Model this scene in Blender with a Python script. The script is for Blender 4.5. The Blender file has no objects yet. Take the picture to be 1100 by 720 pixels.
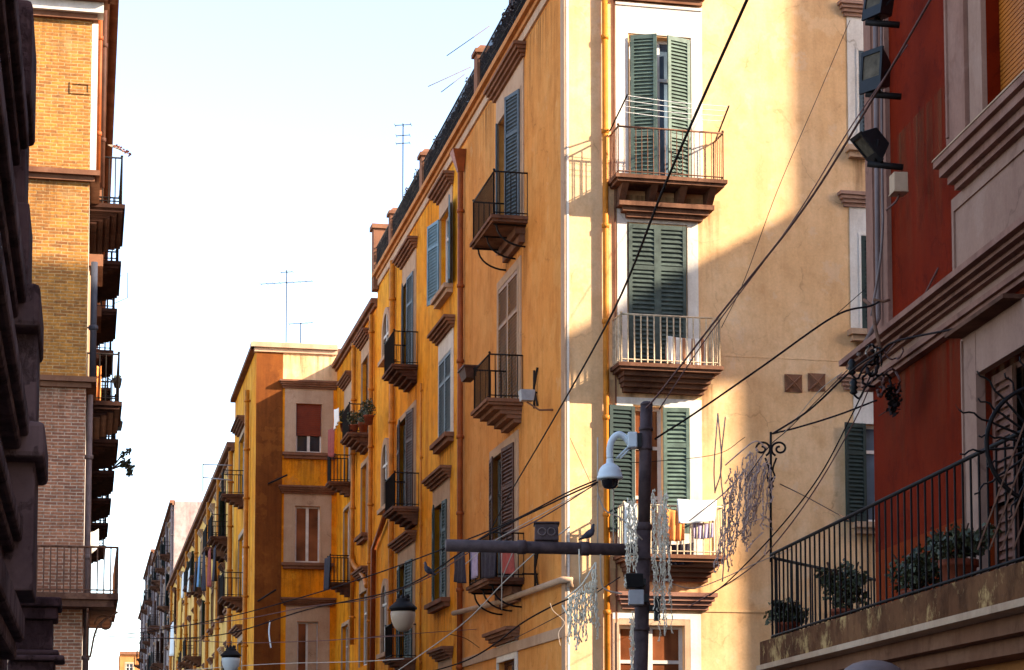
import bpy, bmesh, math, random
from mathutils import Vector, Matrix
random.seed(7)
R = math.radians
sc = bpy.context.scene
COL = sc.collection

# ------------------------------------------------------------------ camera
W0, H0, FPX = 1100.0, 720.0, 2150.0
VPX, HOR = 92.0, 838.0
PITCH = R(4.5)
YAW = math.atan((550 - VPX) / FPX * math.cos(PITCH))
SHIFT = (HOR - 360 - FPX * math.tan(PITCH)) / W0
EYE = Vector((0, 0, 1.6))
fw = Vector((math.sin(YAW) * math.cos(PITCH), math.cos(YAW) * math.cos(PITCH), math.sin(PITCH)))
rt = Vector((math.cos(YAW), -math.sin(YAW), 0))
up = rt.cross(fw)
cd = bpy.data.cameras.new('camera')
cd.sensor_width = 36; cd.sensor_fit = 'HORIZONTAL'
cd.lens = FPX / W0 * 36; cd.shift_y = SHIFT
cd.clip_start = 0.1; cd.clip_end = 5000
cam = bpy.data.objects.new('camera', cd); COL.objects.link(cam)
M3 = Matrix((rt, up, -fw)).transposed()
cam.matrix_world = Matrix.Translation(EYE) @ M3.to_4x4()
sc.camera = cam

# ------------------------------------------------------------------ light
SUN = Vector((1.68, -1.0, 0.97)).normalized()
sd = bpy.data.lights.new('sun', 'SUN'); sd.energy = 3.3; sd.angle = R(0.55); sd.color = (1.0, 0.86, 0.66)
so = bpy.data.objects.new('sun', sd); COL.objects.link(so)
so.rotation_euler = SUN.to_track_quat('Z', 'Y').to_euler()
so.location = (30, -20, 40)
wd = bpy.data.worlds.new('World'); sc.world = wd; wd.use_nodes = True
nt = wd.node_tree; bg = nt.nodes['Background']
sky = nt.nodes.new('ShaderNodeTexSky'); sky.sky_type = 'NISHITA'; sky.sun_disc = False
sky.sun_elevation = math.asin(SUN.z); sky.sun_rotation = math.atan2(SUN.x, SUN.y)
sky.air_density = .8; sky.dust_density = 1.0; sky.ozone_density = 0.6
tint = nt.nodes.new('ShaderNodeMix'); tint.data_type = 'RGBA'; tint.blend_type = 'MULTIPLY'; tint.inputs[0].default_value = 1.0   # daylight white balance
tint.inputs[7].default_value = (.97, .90, .845, 1)
nt.links.new(sky.outputs[0], tint.inputs[6]); nt.links.new(tint.outputs[2], bg.inputs[0]); bg.inputs[1].default_value = 0.15
sc.view_settings.view_transform = 'Standard'; sc.view_settings.look = 'None'
sc.view_settings.exposure = 2.3; sc.view_settings.gamma = 1.0
sc.view_settings.use_curve_mapping = False

# ------------------------------------------------------------------ pixel -> place helpers (used only to read real positions off the plan)
def ray(px, py):
    return fw + rt * ((px - 550) / FPX) + up * ((360 - py) / FPX + SHIFT * W0 / FPX)
def onX(px, py, X):
    d = ray(px, py); return EYE + d * ((X - EYE.x) / d.x)
def onY(px, py, Y):
    d = ray(px, py); return EYE + d * ((Y - EYE.y) / d.y)
def onP(px, py, P0, N):
    d = ray(px, py); return EYE + d * ((P0 - EYE).dot(N) / d.dot(N))
def at(px, py, D):
    return EYE + ray(px, py) * D

# ------------------------------------------------------------------ materials
def newmat(name):
    m = bpy.data.materials.new(name); m.use_nodes = True
    nt = m.node_tree; return m, nt, nt.nodes['Principled BSDF']
def N(nt, t, **kw):
    n = nt.nodes.new(t)
    for k, v in kw.items(): setattr(n, k, v)
    return n
def rgba(c): return (c[0], c[1], c[2], 1)
def mixc(nt, fac, a, b, mode='MIX'):
    n = N(nt, 'ShaderNodeMix', data_type='RGBA', blend_type=mode)
    for s, v in ((0, fac), (6, a), (7, b)):
        if isinstance(v, (tuple, list)): n.inputs[s].default_value = rgba(v)
        elif isinstance(v, (int, float)): n.inputs[s].default_value = v
        else: nt.links.new(v, n.inputs[s])
    return n.outputs[2]
def noise(nt, vec, scale, detail=4, rough=.55, lo=.35, hi=.65):
    n = N(nt, 'ShaderNodeTexNoise'); n.inputs['Scale'].default_value = scale
    n.inputs['Detail'].default_value = detail; n.inputs['Roughness'].default_value = rough
    nt.links.new(vec, n.inputs['Vector'])
    r = N(nt, 'ShaderNodeMapRange'); r.inputs[1].default_value = lo; r.inputs[2].default_value = hi
    nt.links.new(n.outputs[0], r.inputs[0]); return r.outputs[0]
def pos(nt, s=(1, 1, 1)):
    g = N(nt, 'ShaderNodeNewGeometry'); m = N(nt, 'ShaderNodeMapping')
    m.inputs['Scale'].default_value = s; nt.links.new(g.outputs['Position'], m.inputs[0]); return m.outputs[0]
def bump(nt, bs, h, strength, dist=.02):
    b = N(nt, 'ShaderNodeBump'); b.inputs['Strength'].default_value = strength; b.inputs['Distance'].default_value = dist
    nt.links.new(h, b.inputs['Height']); nt.links.new(b.outputs[0], bs.inputs['Normal'])

def plaster(name, c, dark, pale, rough=.9, streak=.45, patch=.35, peel=0.0, peelc=(.5, .45, .38), ps=.9, pt=(.66, .69), bmp=.12, crack=.55):
    m, nt, bs = newmat(name)
    p = pos(nt)
    big = noise(nt, p, .35, 5, .6, .35, .7)
    mid = noise(nt, p, 1.7, 6, .65, .45, .75)
    st = noise(nt, pos(nt, (1.5, 1.5, .10)), 1.0, 7, .68, .48, .74)
    rp_ = noise(nt, p, .8, 9, .6, .575, .60)
    blot = noise(nt, pos(nt, (1, 1, .55)), 4.5, 8, .72, .52, .72)
    fine = noise(nt, p, 22, 4, .7, .3, .7)
    def amt(o, k):
        a = N(nt, 'ShaderNodeMath', operation='MULTIPLY'); nt.links.new(o, a.inputs[0]); a.inputs[1].default_value = k; return a.outputs[0]
    col = mixc(nt, amt(big, patch), c, pale)
    col = mixc(nt, amt(mid, patch * .8), col, dark)
    col = mixc(nt, amt(st, streak), col, dark)
    col = mixc(nt, amt(rp_, patch * .45), col, pale)
    col = mixc(nt, amt(blot, patch * .6), col, dark)
    fc = mixc(nt, fine, (.92, .92, .92), (1.06, 1.06, 1.06))
    col = mixc(nt, 1.0, col, fc, 'MULTIPLY')
    if peel:
        pl = noise(nt, p, ps, 9, .74, pt[0], pt[1])
        col = mixc(nt, amt(pl, peel), col, peelc)
    if crack:
        wn = N(nt, 'ShaderNodeTexNoise'); wn.inputs['Scale'].default_value = 2.2; wn.inputs['Detail'].default_value = 6; nt.links.new(p, wn.inputs['Vector'])
        ws = N(nt, 'ShaderNodeVectorMath', operation='SCALE'); nt.links.new(wn.outputs[1], ws.inputs[0]); ws.inputs[3].default_value = .55
        wa = N(nt, 'ShaderNodeVectorMath', operation='ADD'); nt.links.new(p, wa.inputs[0]); nt.links.new(ws.outputs[0], wa.inputs[1])
        vo = N(nt, 'ShaderNodeTexVoronoi', feature='DISTANCE_TO_EDGE'); vo.inputs['Scale'].default_value = .45; nt.links.new(wa.outputs[0], vo.inputs['Vector'])
        cm = N(nt, 'ShaderNodeMapRange'); cm.inputs[1].default_value = .003; cm.inputs[2].default_value = .009; cm.inputs[3].default_value = 1; cm.inputs[4].default_value = 0
        nt.links.new(vo.outputs['Distance'], cm.inputs[0])
        ck = N(nt, 'ShaderNodeMath', operation='MULTIPLY'); nt.links.new(cm.outputs[0], ck.inputs[0]); nt.links.new(mid, ck.inputs[1])
        col = mixc(nt, amt(ck.outputs[0], crack), col, [x * .45 for x in dark])
    nt.links.new(col, bs.inputs['Base Color']); bs.inputs['Roughness'].default_value = rough
    bs.inputs['Specular IOR Level'].default_value = .04
    bump(nt, bs, blot if bmp > .3 else fine, bmp, .05 if bmp > .3 else .01)
    return m
def simple(name, c, rough=.6, metal=0, var=.25, scale=6, spec=.2):
    m, nt, bs = newmat(name)
    v = noise(nt, pos(nt), scale, 5, .65, .3, .7)
    col = mixc(nt, v, [x * (1 - var) for x in c], [min(1, x * (1 + var)) for x in c])
    nt.links.new(col, bs.inputs['Base Color']); bs.inputs['Roughness'].default_value = rough
    bs.inputs['Metallic'].default_value = metal; bs.inputs['Specular IOR Level'].default_value = spec
    return m
def brickmat(name, c1, c2, mortar):
    m, nt, bs = newmat(name)
    g = N(nt, 'ShaderNodeNewGeometry'); sp = N(nt, 'ShaderNodeSeparateXYZ'); nt.links.new(g.outputs['Position'], sp.inputs[0])
    ad = N(nt, 'ShaderNodeMath', operation='ADD'); nt.links.new(sp.outputs[0], ad.inputs[0]); nt.links.new(sp.outputs[1], ad.inputs[1])
    cb = N(nt, 'ShaderNodeCombineXYZ'); nt.links.new(ad.outputs[0], cb.inputs[0]); nt.links.new(sp.outputs[2], cb.inputs[1])
    wob = N(nt, 'ShaderNodeTexNoise'); wob.inputs['Scale'].default_value = 3; nt.links.new(cb.outputs[0], wob.inputs['Vector'])
    wm = N(nt, 'ShaderNodeVectorMath', operation='SCALE'); nt.links.new(wob.outputs[1], wm.inputs[0]); wm.inputs[3].default_value = .03
    va = N(nt, 'ShaderNodeVectorMath', operation='ADD'); nt.links.new(cb.outputs[0], va.inputs[0]); nt.links.new(wm.outputs[0], va.inputs[1])
    b = N(nt, 'ShaderNodeTexBrick'); nt.links.new(va.outputs[0], b.inputs['Vector'])
    b.inputs['Scale'].default_value = 1; b.inputs['Brick Width'].default_value = .25; b.inputs['Row Height'].default_value = .066
    b.inputs['Mortar Size'].default_value = .011; b.inputs['Mortar Smooth'].default_value = .4; b.inputs['Bias'].default_value = -.1
    b.inputs['Color1'].default_value = rgba(c1); b.inputs['Color2'].default_value = rgba(c2); b.inputs['Mortar'].default_value = rgba(mortar)
    big = noise(nt, va.outputs[0], .6, 6, .65, .35, .75)
    mid = noise(nt, va.outputs[0], 3.5, 6, .7, .35, .7)
    col = mixc(nt, big, b.outputs[0], [x * 1.25 for x in c1], 'MIX')
    col = mixc(nt, .45, b.outputs[0], col)
    fin = noise(nt, va.outputs[0], 14, 6, .75, .3, .7)
    dk = mixc(nt, mid, (.5, .5, .5), (1.25, 1.25, 1.25))
    dk = mixc(nt, .5, dk, mixc(nt, fin, (.45, .45, .45), (1.4, 1.4, 1.4)))
    col = mixc(nt, 1.0, col, dk, 'MULTIPLY')
    pt = noise(nt, va.outputs[0], .5, 7, .7, .6, .68)
    a = N(nt, 'ShaderNodeMath', operation='MULTIPLY'); nt.links.new(pt, a.inputs[0]); a.inputs[1].default_value = .35
    col = mixc(nt, a.outputs[0], col, mortar)
    nt.links.new(col, bs.inputs['Base Color']); bs.inputs['Roughness'].default_value = .9
    inv = N(nt, 'ShaderNodeMath', operation='SUBTRACT'); inv.inputs[0].default_value = 1; nt.links.new(b.outputs['Fac'], inv.inputs[1])
    bump(nt, bs, inv.outputs[0], .7, .02)
    return m
def glassmat(name, c=(.02, .022, .028), rough=.06):
    m, nt, bs = newmat(name)
    v = noise(nt, pos(nt), .9, 3, .5, .35, .65)
    col = mixc(nt, v, [x * .5 for x in c], [x * 1.6 for x in c])
    nt.links.new(col, bs.inputs['Base Color']); bs.inputs['Roughness'].default_value = rough
    bs.inputs['Specular IOR Level'].default_value = .45
    bump(nt, bs, v, .06, .02)
    return m
def leafmat(name, a, b):
    m, nt, bs = newmat(name)
    v = noise(nt, pos(nt), 9, 3, .6, .3, .7)
    nt.links.new(mixc(nt, v, a, b), bs.inputs['Base Color']); bs.inputs['Roughness'].default_value = .55
    return m

M = {}
M['ochre'] = plaster('ochre plaster', (.72, .425, .205), (.47, .235, .09), (.80, .57, .35), streak=.5, patch=.62, peel=.35, peelc=(.66, .48, .33), ps=1.1, pt=(.60, .62))
M['tan'] = plaster('tan orange plaster', (.63, .24, .052), (.34, .11, .02), (.70, .37, .12), streak=.5, patch=.55, peel=.3, peelc=(.6, .37, .18), ps=1.1, pt=(.61, .63))
M['orange'] = plaster('amber plaster', (.80, .275, .008), (.36, .09, .005), (.80, .42, .05), streak=.8, patch=.7, peel=.35, peelc=(.6, .32, .1), ps=1.0, pt=(.60, .62))
M['deep'] = plaster('deep amber plaster', (.80, .24, .006), (.30, .07, .004), (.80, .38, .03), streak=.85, patch=.7, peel=.4, peelc=(.46, .19, .05), ps=1.0, pt=(.59, .61))
M['stained'] = plaster('stained brown plaster', (.17, .05, .012), (.075, .022, .008), (.30, .10, .02), streak=.8, patch=.7)
M['butter'] = plaster('butter plaster', (.80, .46, .11), (.48, .2, .035), (.86, .6, .26), streak=.6, patch=.55)
M['greywall'] = plaster('grey lilac plaster', (.32, .235, .215), (.14, .09, .085), (.46, .37, .34), streak=.8, patch=.7, peel=.7, peelc=(.45, .26, .12))
M['palegrey'] = plaster('pale grey plaster', (.34, .28, .27), (.15, .11, .11), (.46, .4, .38), streak=.8, patch=.7)
M['white'] = plaster('white stucco', (.66, .60, .53), (.34, .25, .18), (.76, .73, .68), streak=.5, patch=.4, peel=.25, peelc=(.36, .29, .23))
M['cream'] = plaster('cream stucco', (.44, .285, .18), (.24, .12, .07), (.54, .39, .28), streak=.5, patch=.45)
M['trim'] = plaster('brown stone trim', (.185, .08, .045), (.075, .03, .02), (.30, .155, .095), streak=.5, patch=.55)
M['mauve'] = plaster('mauve stone', (.26, .125, .088), (.12, .052, .04), (.36, .21, .16), streak=.6, patch=.6)
M['mauvelight'] = plaster('light mauve stone', (.31, .175, .125), (.19, .095, .07), (.40, .26, .2), streak=.4, patch=.45)
M['crimson'] = plaster('crimson plaster', (.15, .010, .0014), (.05, .0025, .0008), (.19, .018, .004), streak=.6, patch=.5, peel=.5, peelc=(.085, .006, .002), ps=3, pt=(.55, .60))
M['scarlet'] = plaster('scarlet plaster dado', (.20, .024, .004), (.10, .008, .002), (.27, .045, .009), streak=.5, patch=.5)
M['peach'] = plaster('peach plaster', (.42, .165, .052), (.24, .085, .024), (.50, .235, .095), streak=.5, patch=.5)
M['slabstone'] = plaster('mossy slab stone', (.085, .029, .013), (.02, .008, .005), (.20, .09, .04), streak=.3, patch=.9, peel=.9, peelc=(.46, .29, .12), ps=2.2, pt=(.53, .62), bmp=.5)
M['darkstone'] = plaster('dark volcanic stone', (.065, .031, .034), (.016, .008, .009), (.15, .095, .095), streak=.6, patch=1.0, bmp=.8)
M['brick'] = brickmat('amber brick', (.46, .185, .024), (.21, .065, .014), (.44, .29, .13))
M['brickshade'] = brickmat('pinkish shade brick', (.42, .16, .075), (.24, .085, .045), (.56, .42, .30))  # lower storey brick, the pinkish tone of shade put into its colour
M['slab'] = plaster('weathered balcony slab', (.105, .044, .028), (.03, .013, .01), (.26, .13, .08), streak=.7, patch=.85)
M['darkslab'] = plaster('dark balcony slab', (.045, .02, .015), (.015, .008, .007), (.10, .05, .035), streak=.6, patch=.7)  # darker brown than the other balcony slabs
M['iron'] = simple('black iron', (.011, .0075, .007), .6, 0, .3, 8, .15)
M['rustiron'] = simple('rusty iron', (.16, .075, .045), .75, .1, .5, 14)
M['sunlitiron'] = simple('sunlit pale iron', (.55, .42, .28), .65, 0, .35, 10)  # rail iron coloured pale for the sun catching the bars
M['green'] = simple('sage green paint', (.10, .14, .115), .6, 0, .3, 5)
M['shadegreen'] = simple('shaded green paint', (.05, .066, .058), .65, 0, .4, 5)  # green darkened to stand for the shade on the middle shutters
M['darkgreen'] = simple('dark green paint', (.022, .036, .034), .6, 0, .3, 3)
M['blue'] = simple('light blue paint', (.12, .22, .28), .55, 0, .2, 3)
M['bluegrey'] = simple('blue grey paint', (.06, .082, .098), .55, 0, .3, 5)
M['brownwood'] = simple('brown wood', (.07, .026, .015), .65, 0, .4, 5)
M['goldwood'] = simple('amber varnished wood', (.24, .10, .016), .55, 0, .3, 5)
M['paleframe'] = simple('pale painted wood', (.58, .52, .46), .55, 0, .15, 5)
M['whiteframe'] = simple('white painted wood', (.74, .72, .70), .5, 0, .1, 5)
M['shutterbrown'] = simple('dusty brown shutter', (.15, .062, .042), .65, 0, .25, 5)
M['redblind'] = simple('rust red roller blind', (.16, .024, .006), .6, 0, .2, 4)
M['orangeblind'] = simple('orange roller blind', (.36, .10, .008), .55, 0, .18, 2)
M['glass'] = glassmat('dark window glass')
M['skyglass'] = glassmat('sky lit glass', (.10, .14, .19), .04)  # bluish sky reflection put into the pane colour
M['warmglass'] = glassmat('curtained glass', (.16, .05, .02), .12)
M['pipe'] = simple('ochre drainpipe', (.46, .155, .012), .55, 0, .3, 3)
M['rustpipe'] = simple('copper drainpipe', (.25, .06, .014), .55, .1, .3, 3)
M['greypipe'] = simple('grey pipe', (.17, .12, .11), .55, 0, .25, 4)
M['bluepipe'] = simple('slate pipe', (.05, .052, .07), .5, 0, .2, 4)
M['pole'] = simple('dark painted steel', (.075, .048, .048), .65, .1, .4, 8)
M['greymetal'] = simple('grey housing', (.34, .33, .34), .5, .1, .15, 8)
M['whitemetal'] = simple('white housing', (.62, .66, .68), .4, 0, .08, 8)
M['blackplastic'] = simple('black housing', (.012, .011, .012), .45, 0, .3, 8)
M['lens'] = simple('floodlight glass', (.085, .065, .045), .7, 0, .5, 7, .1)
M['domeglass'] = glassmat('smoked dome', (.012, .01, .012), .05)
M['bowl'] = simple('opal lamp bowl', (.40, .27, .18), .3, 0, .12, 3)
M['bowlwhite'] = simple('white opal lamp bowl', (.52, .52, .5), .3, 0, .08, 3)
M['cable'] = simple('black cable', (.014, .008, .008), .7, 0, .3, 8, .1)
M['browncable'] = simple('brown cable', (.13, .06, .05), .7, 0, .3)
M['palecable'] = simple('pale cable', (.48, .38, .30), .65, 0, .2)
M['cream_string'] = simple('cream bulb string', (.78, .70, .55), .6, 0, .2, 20)
M['lilac_string'] = simple('brown lilac bulb string', (.50, .34, .28), .7, 0, .4, 14)
M['leaf'] = leafmat('dark leaves', (.012, .016, .006), (.085, .09, .03))
M['leaf2'] = leafmat('olive leaves', (.03, .04, .012), (.10, .10, .04))
M['terracotta'] = simple('terracotta', (.2, .045, .02), .8, 0, .25, 8)
M['sheet'] = simple('white sheet', (.80, .79, .76), .9, 0, .06, 5)
M['orangecloth'] = simple('orange towel', (.62, .22, .06), .9, 0, .2, 9)
M['darkcloth'] = simple('dark cloth', (.03, .024, .035), .9, 0, .4, 9)
M['lilaccloth'] = simple('lilac cloth', (.34, .27, .38), .9, 0, .2, 9)
M['redcloth'] = simple('wine red cloth', (.26, .05, .04), .9, 0, .3, 9)
M['bluecloth'] = simple('blue cloth', (.13, .25, .42), .9, 0, .2, 9)
M['yellowcloth'] = simple('yellow cloth', (.72, .40, .08), .9, 0, .15, 5)
M['pigeon'] = simple('slate feathers', (.055, .05, .065), .7, 0, .5, 30)
M['asphalt'] = simple('asphalt', (.05, .048, .046), .9, 0, .2, 3)
M['paving'] = simple('basalt paving', (.11, .10, .095), .85, 0, .25, 2)
M['ground'] = simple('dusty ground', (.14, .12, .10), .95, 0, .2, .5)
M['rooftile'] = plaster('roof felt', (.12, .065, .05), (.06, .035, .03), (.18, .11, .08))
m, nt, bs = newmat('striped blanket')
w = N(nt, 'ShaderNodeTexWave'); w.bands_direction = 'X'; w.inputs['Scale'].default_value = 1.55; w.inputs['Distortion'].default_value = .6
nt.links.new(pos(nt), w.inputs['Vector'])
cr = N(nt, 'ShaderNodeValToRGB'); cr.color_ramp.interpolation = 'CONSTANT'
e = cr.color_ramp.elements; e[0].color = (.78, .74, .68, 1); e[1].position = .72; e[1].color = (.40, .17, .08, 1)
nt.links.new(w.outputs[0], cr.inputs[0]); nt.links.new(cr.outputs[0], bs.inputs['Base Color']); bs.inputs['Roughness'].default_value = .9
M['stripe'] = m
# small-leaf dark creeper on the terrace netting
m, nt, bs = newmat('rain stain')
tc = N(nt, 'ShaderNodeTexCoord'); sp = N(nt, 'ShaderNodeSeparateXYZ'); nt.links.new(tc.outputs['UV'], sp.inputs[0])
k1 = noise(nt, pos(nt, (7, 7, .35)), 1.0, 6, .65, .42, .7)
k2 = noise(nt, pos(nt, (2, 2, 1.2)), 1.0, 4, .6, .3, .7)
fd = N(nt, 'ShaderNodeMath', operation='POWER'); nt.links.new(sp.outputs[1], fd.inputs[0]); fd.inputs[1].default_value = 1.3
e1 = N(nt, 'ShaderNodeMath', operation='MULTIPLY'); nt.links.new(k1, e1.inputs[0]); nt.links.new(fd.outputs[0], e1.inputs[1])
ed_ = N(nt, 'ShaderNodeMath', operation='PINGPONG'); nt.links.new(sp.outputs[0], ed_.inputs[0]); ed_.inputs[1].default_value = .5
em = N(nt, 'ShaderNodeMapRange'); em.inputs[1].default_value = 0; em.inputs[2].default_value = .12; nt.links.new(ed_.outputs[0], em.inputs[0])
e2 = N(nt, 'ShaderNodeMath', operation='MULTIPLY'); nt.links.new(e1.outputs[0], e2.inputs[0]); nt.links.new(em.outputs[0], e2.inputs[1])
e3 = N(nt, 'ShaderNodeMath', operation='MULTIPLY'); nt.links.new(e2.outputs[0], e3.inputs[0]); e3.inputs[1].default_value = .62
nt.links.new(mixc(nt, k2, (.11, .05, .025), (.2, .1, .05)), bs.inputs['Base Color']); nt.links.new(e3.outputs[0], bs.inputs['Alpha']); bs.inputs['Roughness'].default_value = .95; bs.inputs['Specular IOR Level'].default_value = 0
M['stain'] = m
M['creeper'] = leafmat('dry creeper', (.012, .005, .006), (.05, .02, .022))

# ------------------------------------------------------------------ mesh builder
class Fr:
    def __init__(s, O, U, Nn): s.O = Vector(O); s.U = Vector(U).normalized(); s.N = Vector(Nn).normalized()
    def p(s, u, z, n=0): return s.O + s.U * u + s.N * n + Vector((0, 0, z))
class MB:
    def __init__(s): s.v = []; s.f = []; s.smooth = []
    def add(s, vs, fs, sm=False):
        k = len(s.v); s.v += [tuple(v) for v in vs]
        for f in fs: s.f.append([i + k for i in f]); s.smooth.append(sm)
    def hexa(s, c):
        s.add(c, [(0, 1, 2, 3), (7, 6, 5, 4), (0, 4, 5, 1), (1, 5, 6, 2), (2, 6, 7, 3), (3, 7, 4, 0)])
    def box(s, fr, u0, u1, z0, z1, n0, n1):
        s.hexa([fr.p(u0, z0, n0), fr.p(u1, z0, n0), fr.p(u1, z0, n1), fr.p(u0, z0, n1),
                fr.p(u0, z1, n0), fr.p(u1, z1, n0), fr.p(u1, z1, n1), fr.p(u0, z1, n1)]); return s
    def taper(s, fr, a, b):   # a, b = (u0,u1,n0,n1,z) bottom and top rectangles
        def q(t): return [fr.p(t[0], t[4], t[2]), fr.p(t[1], t[4], t[2]), fr.p(t[1], t[4], t[3]), fr.p(t[0], t[4], t[3])]
        s.hexa(q(a) + q(b)); return s
    def tube(s, pts, r, seg=6, r2=None, cap=True):
        pts = [Vector(p) for p in pts]; n = len(pts)
        if n < 2: return s
        rings = []; prev = None
        for i, p in enumerate(pts):
            t = (pts[min(i + 1, n - 1)] - pts[max(i - 1, 0)])
            if t.length < 1e-9: t = Vector((0, 0, 1))
            t.normalize()
            if prev is None:
                a = Vector((0, 0, 1)) if abs(t.z) < .9 else Vector((1, 0, 0))
                x = t.cross(a).normalized()
            else:
                x = (prev - t * prev.dot(t))
                x = x.normalized() if x.length > 1e-6 else t.orthogonal().normalized()
            prev = x; y = t.cross(x)
            rr = r if r2 is None else r + (r2 - r) * i / (n - 1)
            rings.append([p + (x * math.cos(2 * math.pi * k / seg) + y * math.sin(2 * math.pi * k / seg)) * rr for k in range(seg)])
        vs = [v for rg in rings for v in rg]; fs = []
        for i in range(n - 1):
            for k in range(seg):
                fs.append((i * seg + k, i * seg + (k + 1) % seg, (i + 1) * seg + (k + 1) % seg, (i + 1) * seg + k))
        if cap: fs += [tuple(range(seg))[::-1], tuple(range((n - 1) * seg, n * seg))]
        s.add(vs, fs, seg > 4); return s
    def lathe(s, c, prof, seg=16, axis=(0, 0, 1)):
        c = Vector(c); ax = Vector(axis).normalized(); x = ax.orthogonal().normalized(); y = ax.cross(x)
        vs = []; fs = []
        for r, h in prof:
            for k in range(seg):
                a = 2 * math.pi * k / seg; vs.append(c + ax * h + (x * math.cos(a) + y * math.sin(a)) * r)
        for i in range(len(prof) - 1):
            for k in range(seg):
                fs.append((i * seg + k, i * seg + (k + 1) % seg, (i + 1) * seg + (k + 1) % seg, (i + 1) * seg + k))
        fs += [tuple(range(seg))[::-1], tuple(range((len(prof) - 1) * seg, len(prof) * seg))]
        s.add(vs, fs, True); return s
    def wall(s, fr, u0, u1, z0, z1, holes, n=0, depth=.25):
        us = sorted({u0, u1, *[a for h in holes for a in (h[0], h[1])]}); zs = sorted({z0, z1, *[a for h in holes for a in (h[2], h[3])]})
        us = [a for a in us if u0 <= a <= u1]; zs = [a for a in zs if z0 <= a <= z1]
        for i in range(len(us) - 1):
            for j in range(len(zs) - 1):
                a, b, c, d = us[i], us[i + 1], zs[j], zs[j + 1]; mu, mz = (a + b) / 2, (c + d) / 2
                if any(h[0] < mu < h[1] and h[2] < mz < h[3] for h in holes): continue
                s.add([fr.p(a, c, n), fr.p(b, c, n), fr.p(b, d, n), fr.p(a, d, n)], [(0, 1, 2, 3)])
        for a, b, c, d in [h[:4] for h in holes]:
            for e, f in (((a, c), (b, c)), ((b, c), (b, d)), ((b, d), (a, d)), ((a, d), (a, c))):
                s.add([fr.p(e[0], e[1], n), fr.p(f[0], f[1], n), fr.p(f[0], f[1], n - depth), fr.p(e[0], e[1], n - depth)], [(0, 1, 2, 3)])
        return s
    def build(s, name, mat, parent=None, recalc=True, bevel=0):
        me = bpy.data.meshes.new(name); me.from_pydata(s.v, [], s.f); me.validate(); me.update()
        if recalc:
            bm = bmesh.new(); bm.from_mesh(me); bmesh.ops.recalc_face_normals(bm, faces=bm.faces); bm.to_mesh(me); bm.free()
        if len(me.polygons) == len(s.smooth):
            me.polygons.foreach_set('use_smooth', s.smooth)
        me.materials.append(M[mat] if isinstance(mat, str) else mat)
        o = bpy.data.objects.new(name, me); COL.objects.link(o)
        if parent:
            o.parent = parent
            if parent.type == 'EMPTY': o.matrix_parent_inverse = Matrix.Translation(-Vector(parent.location))
        if bevel:
            b = o.modifiers.new('bevel', 'BEVEL'); b.width = bevel; b.segments = 2; b.limit_method = 'ANGLE'
        return o
def tag(o, label=None, cat=None, group=None, kind=None):
    if label: o['label'] = label
    if cat: o['category'] = cat
    if group: o['group'] = group
    if kind: o['kind'] = kind
    return o
def thing(name, loc, label, cat, group=None):
    o = bpy.data.objects.new(name, None); COL.objects.link(o); o.location = loc; o.empty_display_size = .3
    return tag(o, label, cat, group)
def part(o, parent):
    return o
def smoothpath(pts, n=10):
    P = [Vector(p) for p in pts]
    if len(P) < 3:
        return [P[0].lerp(P[-1], i / n) for i in range(n + 1)]
    out = []
    Q = [P[0] * 2 - P[1]] + P + [P[-1] * 2 - P[-2]]
    for i in range(1, len(Q) - 2):
        for k in range(n):
            t = k / n; a, b, c, d = Q[i - 1], Q[i], Q[i + 1], Q[i + 2]
            out.append(.5 * ((2 * b) + (c - a) * t + (2 * a - 5 * b + 4 * c - d) * t * t + (3 * b - a - 3 * c + d) * t ** 3))
    out.append(P[-1]); return out

# ------------------------------------------------------------------ building pieces
def shutter(fr, hu, width, z0, z1, side, ang, mat, parent, n0=.03, split=.30, slat=.085, thick=.04):
    """louvred leaf hinged at u=hu; side=+1 leaf runs towards +u when closed; ang = opening angle"""
    U2 = fr.U * side * math.cos(ang) + fr.N * math.sin(ang)
    N2 = (fr.N * math.cos(ang) - fr.U * side * math.sin(ang))
    f2 = Fr(fr.p(hu, 0, n0), U2, N2)
    b = MB(); st = .075
    b.box(f2, 0, st, z0, z1, 0, thick); b.box(f2, width - st, width, z0, z1, 0, thick)
    zm = z1 - (z1 - z0) * split
    b.box(f2, st, width - st, z1 - .09, z1, .003, thick - .003); b.box(f2, st, width - st, z0, z0 + .13, .003, thick - .003)
    b.box(f2, st, width - st, zm - .045, zm + .045, .003, thick - .003)
    for lo, hi in ((z0 + .13, zm - .045), (zm + .045, z1 - .09)):
        k = max(1, int((hi - lo) / slat))
        for i in range(k):
            z = lo + (i + .5) * (hi - lo) / k; h = slat * .33
            b.hexa([f2.p(st, z - h, thick - .004), f2.p(width - st, z - h, thick - .004), f2.p(width - st, z - h + .012, thick - .004), f2.p(st, z - h + .012, thick - .004),
                    f2.p(st, z + h - .012, .004), f2.p(width - st, z + h - .012, .004), f2.p(width - st, z + h, .004), f2.p(st, z + h, .004)])
    b.box(f2, st, width - st, z0 + .1, z1 - .05, -.004, .001)
    return b.build('shutter', mat, parent)

def hood(fr, u0, u1, z0, parent, mat='trim', proj=.34, h=.3, name='window_hood', tiers=4):
    b = MB(); 
    for i in range(tiers):
        t = (i + 1) / tiers; ex = .18 * t
        b.box(fr, u0 - ex, u1 + ex, z0 + h * i / tiers + (0.0 if i == 0 else .001), z0 + h * (i + 1) / tiers, 0.002, proj * (t ** .8))
    return b.build(name, mat, parent)

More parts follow.
